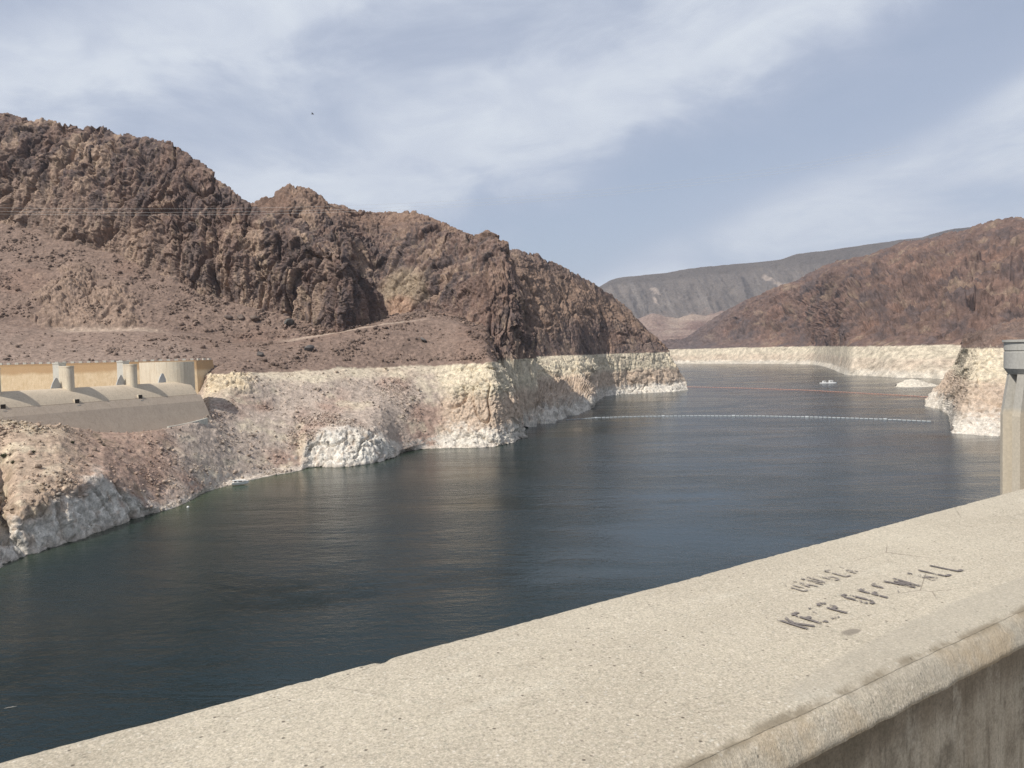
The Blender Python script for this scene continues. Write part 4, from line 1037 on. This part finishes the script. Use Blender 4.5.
# worn black stencil lettering: two lines, brush strokes with lost paint
M_INK = plain('worn_black_paint', (0.175, 0.15, 0.135), 0.8, 0.4, 160)
M_INKF = plain('faded_black_paint', (0.27, 0.232, 0.195), 0.8, 0.3, 160)
GLY = {'K': [((0, 0), (0, 1)), ((0.75, 1), (0.1, .45)), ((.2, .55), (.8, 0))], 'E': [((0, 0), (0, 1)), ((0.1, 1), (.7, 1)), ((.1, .52), (.55, .52)), ((.1, 0), (.7, 0))],
       'P': [((0, 0), (0, 1)), ((.1, 1), (.6, 1)), ((.65, .95), (.65, .55)), ((.1, .48), (.6, .48))], 'O': [((0, .1), (0, .9)), ((.1, 1), (.6, 1)), ((.7, .9), (.7, .1)), ((.1, 0), (.6, 0))],
       'F': [((0, 0), (0, 1)), ((.1, 1), (.7, 1)), ((.1, .52), (.55, .52))], 'W': [((0, 1), (.2, 0)), ((.22, .05), (.42, .8)), ((.42, .8), (.62, .05)), ((.64, 0), (.84, 1))],
       'A': [((0, 0), (.35, 1)), ((.38, 1), (.75, 0)), ((.2, .35), (.55, .35))], 'L': [((0, 0), (0, 1)), ((.1, 0), (.65, 0))],
       'D': [((0, 0), (0, 1)), ((.1, 1), (.45, 1)), ((.65, .8), (.65, .2)), ((.1, 0), (.45, 0))], 'N': [((0, 0), (0, 1)), ((.05, .95), (.65, .05)), ((.7, 0), (.7, 1))],
       'G': [((0, .1), (0, .9)), ((.1, 1), (.6, 1)), ((.1, 0), (.6, 0)), ((.68, .05), (.68, .4)), ((.4, .42), (.62, .42))],
       'R': [((0, 0), (0, 1)), ((.1, 1), (.6, 1)), ((.65, .95), (.65, .55)), ((.1, .48), (.6, .48)), ((.35, .45), (.75, 0))]}
def letters(name, items, hgt, mat, keep, width=0.011, cw=0.052):
    """items: (character, t of its left foot, d of its baseline); small overlapping flakes of paint where the stroke survives"""
    cell = 0.0026; pts = []
    for ch, t0, d0, kp in items:
        for (a, b), (c, d) in GLY[ch]:
            wd = cw * (1.5 if ch == 'W' else 1.0)
            p = np.array([t0 + a * wd, d0 + b * hgt]); q = np.array([t0 + c * wd, d0 + d * hgt])
            L = np.linalg.norm(q - p); n = max(2, int(L / cell)); e = (q - p) / L; nn = np.array([-e[1], e[0]])
            k = int(width / cell)
            for i in range(n + 1):
                for j in range(-k // 2, k // 2 + 1): pts.append((*(p + e * i * cell + nn * j * cell), kp))
    pts = np.array(pts)
    q = np.stack([pts[:, 0], pts[:, 1], 0 * pts[:, 0]], 1)
    s = fbm(q * 30, 3, 0.6) + 0.45 * fbm(q * 260 + 5, 2) 
    P = pts[s > keep + pts[:, 2]]
    zt = ZT + 0.0042 + 0.004 * fbm(np.stack([P[:, 0], P[:, 1], np.full(len(P), ZT)], 1) * 3.0, 3) - 0.0015
    v = []; f = []
    for (t, d, _), z in zip(P, zt):
        b = len(v); h = cell * 0.62
        for dt, dd in ((-h, -h), (h, -h), (h, h), (-h, h)):
            w = PW(t + dt, d + dd, z); v.append(w)
        f.append((b, b + 1, b + 2, b + 3))
    return mesh_obj(name, v, f, mat, para)
def td(px, py):
    p = onplane(px, py, ZT) - CAM; return float(p @ Uv), float(p @ Nv)
def text_line(name, specs, mat, keep, hgt, cw, width):
    it = []
    for ch, px, py, kp in specs:
        t, d = td(px, py); it.append((ch, t, d, kp))
    return letters(name, it, hgt, mat, keep, width, cw)
LZ = 0.897
def tx(px, d, py0=600):
    # t of the wall line at cross distance d under a sight line through column px
    lo, hi = 0.5, 4.0
    for _ in range(50):
        t = (lo + hi) / 2; w = PW(t, d, ZT) - CAM
        x = W / 2 + F * (w @ RT) / (w @ FW)
        lo, hi = (t, hi) if x < px else (lo, t)
    return t
HG = 0.066
it = [(c, tx(px, d), d, k) for c, px, d, k in (('K', 807, .897, .02), ('E', 821, .898, .02), ('E', 833, .900, .34), ('P', 846, .902, -.08), ('O', 870, .903, .03), ('F', 887, .903, -.03), ('F', 900, .906, .30), ('W', 913, .903, -.04), ('A', 934, .905, .10), ('L', 946, .905, -.05), ('L', 958, .906, -.15))]
letters('painted_lettering', it, HG, M_INK, -0.17, 0.0062, 0.029)
it = [(c, tx(px, d), d, k) for c, px, d, k in (('D', 803, 1.040, .0), ('A', 812, 1.040, .05), ('N', 822, 1.042, .0), ('G', 834, 1.044, .02), ('E', 845, 1.046, .05), ('R', 855, 1.048, .12))]
letters('faded_lettering', it, 0.055, M_INKF, -0.10, 0.0050, 0.030)
for q in () and ((823, 607), (848, 615), (783, 586), (800, 592), (857, 573), (806, 629), (785, 618), (962, 571), (938, 568)): print('td', q, td(*q))
# walkway and roadway behind the wall, and the body of the dam under it
def slab(name, t0, t1, d0, d1, z0, z1, mat):
    m = MB(); m.box(PW((t0 + t1) / 2, (d0 + d1) / 2, (z0 + z1) / 2), Uv * (t1 - t0) / 2, Nv * (d1 - d0) / 2, up * (z1 - z0) / 2)
    return tag(m.build(name, mat), kind='structure')
M_WALK = weathered('walkway_concrete', (0.30, 0.265, 0.21), (0.36, 0.32, 0.26), (0.2, 0.17, 0.13), 1.2, False, 0.01)
M_ASPH = plain('asphalt', (0.055, 0.053, 0.05), 0.95, 0.35, 14)
slab('sidewalk', -40, 90, dN - 1.9, dN + 0.027, 57.9, 58.36, M_WALK)
slab('roadway', -40, 90, dN - 12, dN - 1.904, 57.6, 58.22, M_ASPH)
dam = [PW(-140, dF - 0.003, 0), PW(140, dF - 0.003, 0), PW(140, dN - 14, 0), PW(-140, dN - 14, 0)]
m = MB(); m.prism([p[:2] for p in dam][::-1], -13, 57.5); tag(m.build('dam_body', M_WALK), kind='structure')

# ------------------------------------------------------------------ loose rock on the slopes
def rock_variants(n, rng, sub=1):
    out = []
    for k in range(n):
        bm = bmesh.new(); bmesh.ops.create_icosphere(bm, subdivisions=sub, radius=1.0)
        V = np.array([v.co[:] for v in bm.verts]); Fc = np.array([[v.index for v in f.verts] for f in bm.faces]); bm.free()
        for _ in range(5):      # knock flat facets off a ball
            d = rng.normal(size=3); d /= np.linalg.norm(d); c = rng.uniform(0.45, 0.8)
            h = V @ d; V -= np.clip(h - c, 0, None)[:, None] * d
        V *= rng.uniform(0.7, 1.25, 3) * np.array([1, 1, 0.75])
        out.append((V, Fc))
    return out
ROCKV = rock_variants(10, np.random.default_rng(5), 1)
def rubble(name, src, mask, n, smin, smax, colf, seed, power=2.4):
    rng = np.random.default_rng(seed)
    P, N = src['P'], src['N']
    w = mask * np.hypot(P[:, 0], P[:, 1]) ** 0.0
    w = w / w.sum(); idx = rng.choice(len(P), n, p=w)
    vs = []; fs = []; cs = []; b = 0
    for i in idx:
        V, Fc = ROCKV[rng.integers(len(ROCKV))]
        s = smin * (1 - rng.random()) ** (-1 / power); s = min(s, smax)
        q = rng.random() * 6.283; R = np.array([[math.cos(q), -math.sin(q), 0], [math.sin(q), math.cos(q), 0], [0, 0, 1]])
        p = P[i] + rng.normal(size=3) * 0.4 + np.array([0, 0, 0.12 * s])
        vs.append(V @ R.T * s + p); fs.append(Fc + b); b += len(V)
        cs.append(np.tile(np.clip(0.75 * src['C'][i] * rng.uniform(0.6, 1.3) + 0.25 * colf(P[i], rng), 0.02, 0.7), (len(V), 1)))
    o = mesh_obj(name, np.concatenate(vs), np.concatenate(fs), ROCK, col=np.concatenate(cs))
    return tag(o, kind='stuff')
def col_up(p, rng):
    a = rng.random(); c = np.array([0.17, 0.125, 0.098]) if a < .6 else (np.array([0.105, 0.085, 0.075]) if a < .85 else np.array([0.28, 0.205, 0.155]))
    return c * rng.uniform(0.75, 1.25)
def col_low(p, rng):
    a = rng.random(); c = np.array([0.36, 0.28, 0.22]) if a < .5 else (np.array([0.55, 0.47, 0.38]) if a < .8 else np.array([0.22, 0.155, 0.125]))
    return c * rng.uniform(0.8, 1.2)
bV, bPX, bP = BANK['V'], BANK['PX'], BANK['P']
patchn = sstep(-0.05, 0.4, fbm(bP / 24 + 12, 4)) ** 1.5
m_up = ((bV > 7.0) | ((bV > 6.12) & (bPX > 212))) * (bV < 9.96) * ((bV < 7.9) | (bV > 9.05)) * (0.08 + patchn) * (bPX > -60)
m_up = m_up * np.where(bV > 9.05, 1.0, 1.0)
rubble('rubble', BANK, m_up, 9000, 0.36, 2.3, col_up, 1, 2.3)
steepb = (np.abs(BANK['N'][:, 2]) > 0.6)
m_lo = steepb * (bV > 1.05) * (bV < 5.9) * np.where(bPX < 200, (bV < 3.1), 1) * (0.08 + patchn) * (bPX > -60) * np.where(bPX > 425, 0.25, 1)
rubble('shore_rubble', BANK, m_lo, 10000, 0.22, 1.4, col_low, 2, 2.5)
hV = HEAD['V']

# single large boulders one can pick out on the talus
def seat(src, px, py, lo, hi):
    """nearest vertex of a hillside to a sight line"""
    k = (src['V'] > lo) & (src['V'] < hi); P = src['P'][k]; d = ray(px, py); D = d / np.linalg.norm(d)
    q = P - CAM; t = q @ D; e = np.linalg.norm(q - t[:, None] * D, axis=1) / t
    return P[np.argmin(e)]
rb = rock_variants(7, np.random.default_rng(8), 3)
for k, (px, py, s, cc, lab) in enumerate((
        (228, 319, 3.0, (0.13, 0.10, 0.085), 'dark boulder at the left of the row of three below the left cliff'),
        (241, 319, 3.4, (0.15, 0.115, 0.095), 'squat boulder in the middle of the row of three below the left cliff'),
        (254, 321, 4.2, (0.17, 0.13, 0.105), 'boulder at the right of the row of three with shade under it'),
        (288, 325, 4.6, (0.12, 0.115, 0.105), 'flat topped grey boulder resting on the talus left of the buttress foot'),
        (309, 351, 3.3, (0.12, 0.11, 0.105), 'round grey boulder on the reddish slope below the hillside track'),
        (263, 366, 3.2, (0.11, 0.095, 0.085), 'dark boulder lying just above the bleached band, left of the red patch'),
        (424, 357, 3.0, (0.15, 0.135, 0.125), 'grey angular boulder just above the bleached band on the brown bench'))):
    p = seat(BANK, px, py, 6.9, 9.97); V, Fc = rb[k]
    V2 = V * s; V2 = V2 + 0.12 * s * fbm(V * 2.2 + k, 3)[:, None] * V
    o = mesh_obj('boulder', V2, Fc, ROCK, col=np.tile(np.array(cc), (len(V), 1)))
    o.location = (p[0], p[1], p[2] + 0.35 * s); o.rotation_euler = (0.1 * k, 0.05, 1.3 * k)
    tag(o, lab, 'boulder', 'large boulders on the talus')

# desert shrubs on the near knoll
M_LEAF = plain('dry_shrub_leaves', (0.075, 0.075, 0.04), 0.9, 0.4, 3)
M_STEM = plain('shrub_stem', (0.12, 0.09, 0.06), 0.9)
def shrub(px, py, s, lab, seed):
    rng = np.random.default_rng(seed); p = seat(BANK, px, py, 1.8, 3.1)
    root = tag(empty('desert_shrub', p), lab, 'shrub', 'shrubs on the knoll')
    m = MB(); tips = []
    for k in range(9):
        d = rng.normal(size=3); d[2] = abs(d[2]) + 0.6; d /= np.linalg.norm(d); e = p + d * s * rng.uniform(.6, 1.0)
        m.tube([p - up * 0.3, p + d * s * 0.4 + rng.normal(size=3) * .05, e], [0.05, 0.035, 0.015], 5); tips += [p + (e - p) * q for q in (.5, .7, .85, 1)]
    m.build('stem', M_STEM, root)
    m = MB()
    for e in tips:
        for _ in range(22):
            c = e + rng.normal(size=3) * s * 0.16; a = rng.normal(size=3); a /= np.linalg.norm(a); b = np.cross(a, rng.normal(size=3)); b /= np.linalg.norm(b)
            m.add([c - a * .09 * s, c + b * .05 * s, c + a * .09 * s, c - b * .05 * s], [(0, 1, 2, 3)])
    m.build('foliage', M_LEAF, root)
for k, (px, py, s, lab) in enumerate(((4, 457, 1.5, 'dark dry shrub at the left edge of the knoll, upper one'), (13, 464, 1.1, 'small dry shrub just right of the upper left edge shrub on the knoll'),
        (33, 453, 0.9, 'olive shrub on the tan slope of the knoll above the pale ribs'), (73, 443, 1.1, 'dark shrub near the crest of the knoll below the spillway apron'), (104, 446, 0.8, 'small shrub beside the rocks at the right end of the knoll crest'))):
    shrub(px, py, s, lab, 20 + k)

# ------------------------------------------------------------------ things on the water
M_HULL = plain('boat_white', (0.74, 0.73, 0.70), 0.45, 0.06, 3)
M_FLOAT = plain('float_grey_white', (0.40, 0.42, 0.42), 0.5, 0.1)
M_ORANGE = plain('faded_orange_float', (0.50, 0.27, 0.20), 0.6, 0.15)
M_ROPE = plain('boom_cable', (0.22, 0.21, 0.20), 0.8)
def boom(name, ctrl, step, flen, rad, mat, lab, big_every=0):
    pts = np.array([point(px, py, None, 0.0) for px, py in ctrl]); seg = np.linalg.norm(np.diff(pts, axis=0), axis=1); cum = np.concatenate([[0], np.cumsum(seg)])
    root = tag(empty(name, pts[0]), lab, 'float line')
    n = int(cum[-1] / step); at = lambda q: np.array([np.interp(q, cum, pts[:, i]) for i in range(3)])
    m = MB(); m.tube([at(q) + up * 0.12 for q in np.linspace(0, cum[-1], 120)], 0.10, 5); m.build('cable', M_ROPE, root)
    base = None
    for k in range(n):
        c = at((k + .5) * step); c2 = at((k + .5) * step + 0.4); d = (c2 - c) / np.linalg.norm(c2 - c)
        if base is None:
            m = MB(); m.tube([(-flen / 2, 0, 0), (-flen / 2 + .12, 0, 0), (flen / 2 - .12, 0, 0), (flen / 2, 0, 0)], [rad * .55, rad, rad, rad * .55], 10)
            o = m.build('float', mat); base = o
        else:
            o = base.copy(); COL.objects.link(o)
        o.parent = root; o.location = c - pts[0] + up * (0.18 + 0.05 * math.sin(k * 2.1)); o.rotation_euler = (0, 0, math.atan2(d[1], d[0]) + 0.06 * math.sin(k * 3.7))
        if big_every and k % big_every == big_every // 2: o.scale = (1.0, 1.9, 1.9)
boom('float_boom', [(566, 420), (600, 417.8), (640, 416.6), (700, 416), (760, 416.2), (820, 417.4), (880, 419.3), (934, 421.8)], 3.5, 2.9, 0.42, M_FLOAT, 'long line of grey white floats across the lake, the nearer one', 17)
boom('orange_boom', [(672, 386.6), (740, 388), (800, 390), (850, 392.6), (900, 395.3), (930, 397.2)], 4.4, 3.4, 0.40, M_ORANGE, 'thin line of faded orange floats across the lake, the farther one')

# low white work barge far out on the lake
c = point(828, 383.2, None, 0.0); bd = np.array([1, 0.05, 0]); bd /= np.linalg.norm(bd); bn = np.array([-bd[1], bd[0], 0])
barge = tag(empty('work_barge', c), 'low white floating barge with two small cabins, far out left of the islet', 'barge')
m = MB(); poly = [c + bd * a + bn * b for a, b in ((-12, -2.6), (11, -2.6), (14, 0), (11, 2.6), (-12, 2.6))]; m.prism([p[:2] for p in poly], -0.4, 1.1); m.build('hull', M_HULL, barge, 0.1)
for a, l, h in ((-6, 2.2, 2.6), (4.5, 2.8, 3.2)):
    m = MB(); m.box(c + bd * a + up * (1.1 + h / 2), bd * l, bn * 1.7, up * h / 2); cb = m.build('cabin', M_HULL, barge, 0.08)
    m = MB(); m.box(c + bd * a + up * (1.1 + h * .62) - bn * 1.72, bd * l * .7, bn * .03, up * h * .16); m.build('window', M_DARK, cb)
m = MB(); m.tube([c + bd * 8 + up * 1.1, c + bd * 8 + up * 4.2], 0.12, 6); m.build('mast', M_HULL, barge)

# stranded white boat on the shore of the cove
c = point(240, 484.2, None, 0.35); d = ray(240, 484); bd = np.array([0.93, 0.36, 0]); bd /= np.linalg.norm(bd); bn = np.array([-bd[1], bd[0], 0])
boat = tag(empty('stranded_boat', c), 'small white cabin boat stranded at the water edge of the stony cove', 'boat')
m = MB(); secs = []
for a, w, zb, zt in ((-3.6, 1.15, -.1, 1.0), (-1.5, 1.3, -.25, 1.05), (1.2, 1.2, -.25, 1.2), (3.0, 0.65, 0.05, 1.4), (3.9, 0.05, 0.5, 1.55)):
    secs.append([c + bd * a + bn * b + up * z for b, z in ((-w, zt), (-w * .75, zb + .25), (0, zb), (w * .75, zb + .25), (w, zt))])
V = [p for s in secs for p in s]; Fc = [(i * 5 + j, (i + 1) * 5 + j, (i + 1) * 5 + j + 1, i * 5 + j + 1) for i in range(4) for j in range(4)] + [(i * 5 + 4, (i + 1) * 5 + 4, (i + 1) * 5, i * 5) for i in range(4)] + [(0, 1, 2, 3, 4)]
m.add(V, Fc); m.build('hull', M_HULL, boat)
m = MB(); q = [c + bd * a + bn * b for a, b in ((-2.6, -1.0), (1.0, -1.0), (1.0, 1.0), (-2.6, 1.0))]
m.prism([p[:2] for p in q], c[2] + 1.02, c[2] + 1.9); cab = m.build('cabin', M_HULL, boat, 0.05)
m = MB(); m.box(c + bd * .1 - bn * 1.02 + up * 1.5, bd * 0.8, bn * .02, up * .26); m.build('window', M_DARK, cab)
m = MB(); m.box(c - bd * 2.0 - bn * 1.02 + up * 1.5, bd * 0.45, bn * .02, up * .28); m.build('window', M_DARK, cab)
m = MB(); rf = [c + bd * a + bn * b for a, b in ((-3.3, -1.2), (2.6, -1.0), (2.6, 1.0), (-3.3, 1.2))]
m.prism([p[:2] for p in rf], [c[2] + 1.93, c[2] + 1.72, c[2] + 1.72, c[2] + 1.93], [c[2] + 2.1, c[2] + 1.86, c[2] + 1.86, c[2] + 2.1]); m.build('canopy', M_HULL, boat)

# mooring buoy
c = point(188, 507.5, None, 0.0); by = tag(empty('mooring_buoy', c), 'small white round buoy floating off the tip of the knoll', 'buoy')
def ball(name, c, r, mat, parent):
    bm = bmesh.new(); bmesh.ops.create_uvsphere(bm, u_segments=16, v_segments=10, radius=r)
    V = [np.array(v.co[:]) + c for v in bm.verts]; Fc = [[v.index for v in f.verts] for f in bm.faces]; bm.free()
    return mesh_obj(name, V, Fc, mat, parent, smooth=True)
ball('float', c + up * 0.15, 0.5, M_HULL, by)
m = MB(); m.tube([c + up * .55, c + up * 1.0], 0.06, 6); m.build('lifting_post', M_DARK, by)
# pale stick of driftwood
c = point(10, 707.5, None, 0.05); m = MB(); a = np.array([0.9, 0.42, 0])
m.tube([c - a * .9, c - a * .3 + up * .05, c + a * .35 + up * .02, c + a * 1.0], [0.02, .045, .05, .02], 7); m.tube([c + a * .2, c + a * .45 + np.array([-.1, .28, .08])], [.03, .012], 6)
tag(m.build('driftwood', plain('bleached_wood', (0.45, 0.42, 0.37), 0.8)), 'pale stick of driftwood floating on the dark water in the lower left corner', 'driftwood')

# ------------------------------------------------------------------ cables across the canyon and a bird
M_WIRE = plain('bright_wire', (0.62, 0.60, 0.57), 0.5)
for k, (dy, lab) in enumerate(((-3.6, 'topmost of the three thin cables strung across the left mountain'), (0, 'middle one of the three thin cables strung across the left mountain'), (2.6, 'lowest of the three thin cables strung across the left mountain'))):
    a = point(-260, 205 + dy, 330); b = point(900, 150 + dy, 330)
    pts = []
    ctrl = [(-260, 206), (70, 211.5), (200, 212), (330, 210.5), (420, 207), (620, 190), (900, 150)]
    P = np.array([point(px, py + dy, 330) for px, py in ctrl]); s = np.linspace(0, 1, 90); u0 = np.linspace(0, 1, len(ctrl))
    cs = np.array([np.polyfit(P[:, 0], P[:, 2], 3), np.polyfit(P[:, 0], P[:, 1], 3)])
    xs = np.linspace(P[0, 0], P[-1, 0], 90)
    m = MB(); m.tube([(x, np.polyval(cs[1], x), np.polyval(cs[0], x)) for x in xs], 0.03, 5)
    tag(m.build('overhead_cable', M_WIRE), lab, 'cable', 'cables across the canyon')
c = point(312.5, 114, 160); m = MB()
M_BIRD = plain('bird_feathers', (0.10, 0.09, 0.085), 0.8)
bird = tag(empty('bird', c), 'tiny dark bird gliding in the sky above the saddle of the left ridge', 'bird')
m.tube([c + np.array([-.28, 0, -.02]), c + np.array([-.12, 0, 0]), c + np.array([.1, 0, .01]), c + np.array([.24, 0, .03]), c + np.array([.30, 0, .02])], [.03, .075, .08, .045, .012], 8); m.build('body', M_BIRD, bird)
for sgn in (-1, 1):
    m = MB(); w = [c + np.array([x, sgn * y, z]) for x, y, z in ((.10, .04, .03), (.14, .35, .12), (.0, .78, .10), (-.07, .40, .10), (-.10, .04, .02))]
    m.add(w + [p - up * .015 for p in w], [(0, 1, 2, 3, 4), (9, 8, 7, 6, 5)] + [(i, 5 + i, 5 + (i + 1) % 5, (i + 1) % 5) for i in range(5)]); m.build('wing', M_BIRD, bird)

# ------------------------------------------------------------------ air between here and the far mesa
hz = MB(); hz.box((0, 4500, 640), (9500, 0, 0), (0, 6200, 0), (0, 0, 655))
hm = bpy.data.materials.new('pale_air'); hm.use_nodes = True; hn = hm.node_tree; hn.nodes.clear()
ho = hn.nodes.new('ShaderNodeOutputMaterial'); hv = hn.nodes.new('ShaderNodeVolumePrincipled')
hv.inputs['Color'].default_value = (0.80, 0.88, 1.0, 1); hv.inputs['Density'].default_value = 3.5e-5; hv.inputs['Anisotropy'].default_value = 0.2
hn.links.new(hv.outputs[0], ho.inputs['Volume'])
tag(hz.build('haze', hm), kind='stuff')
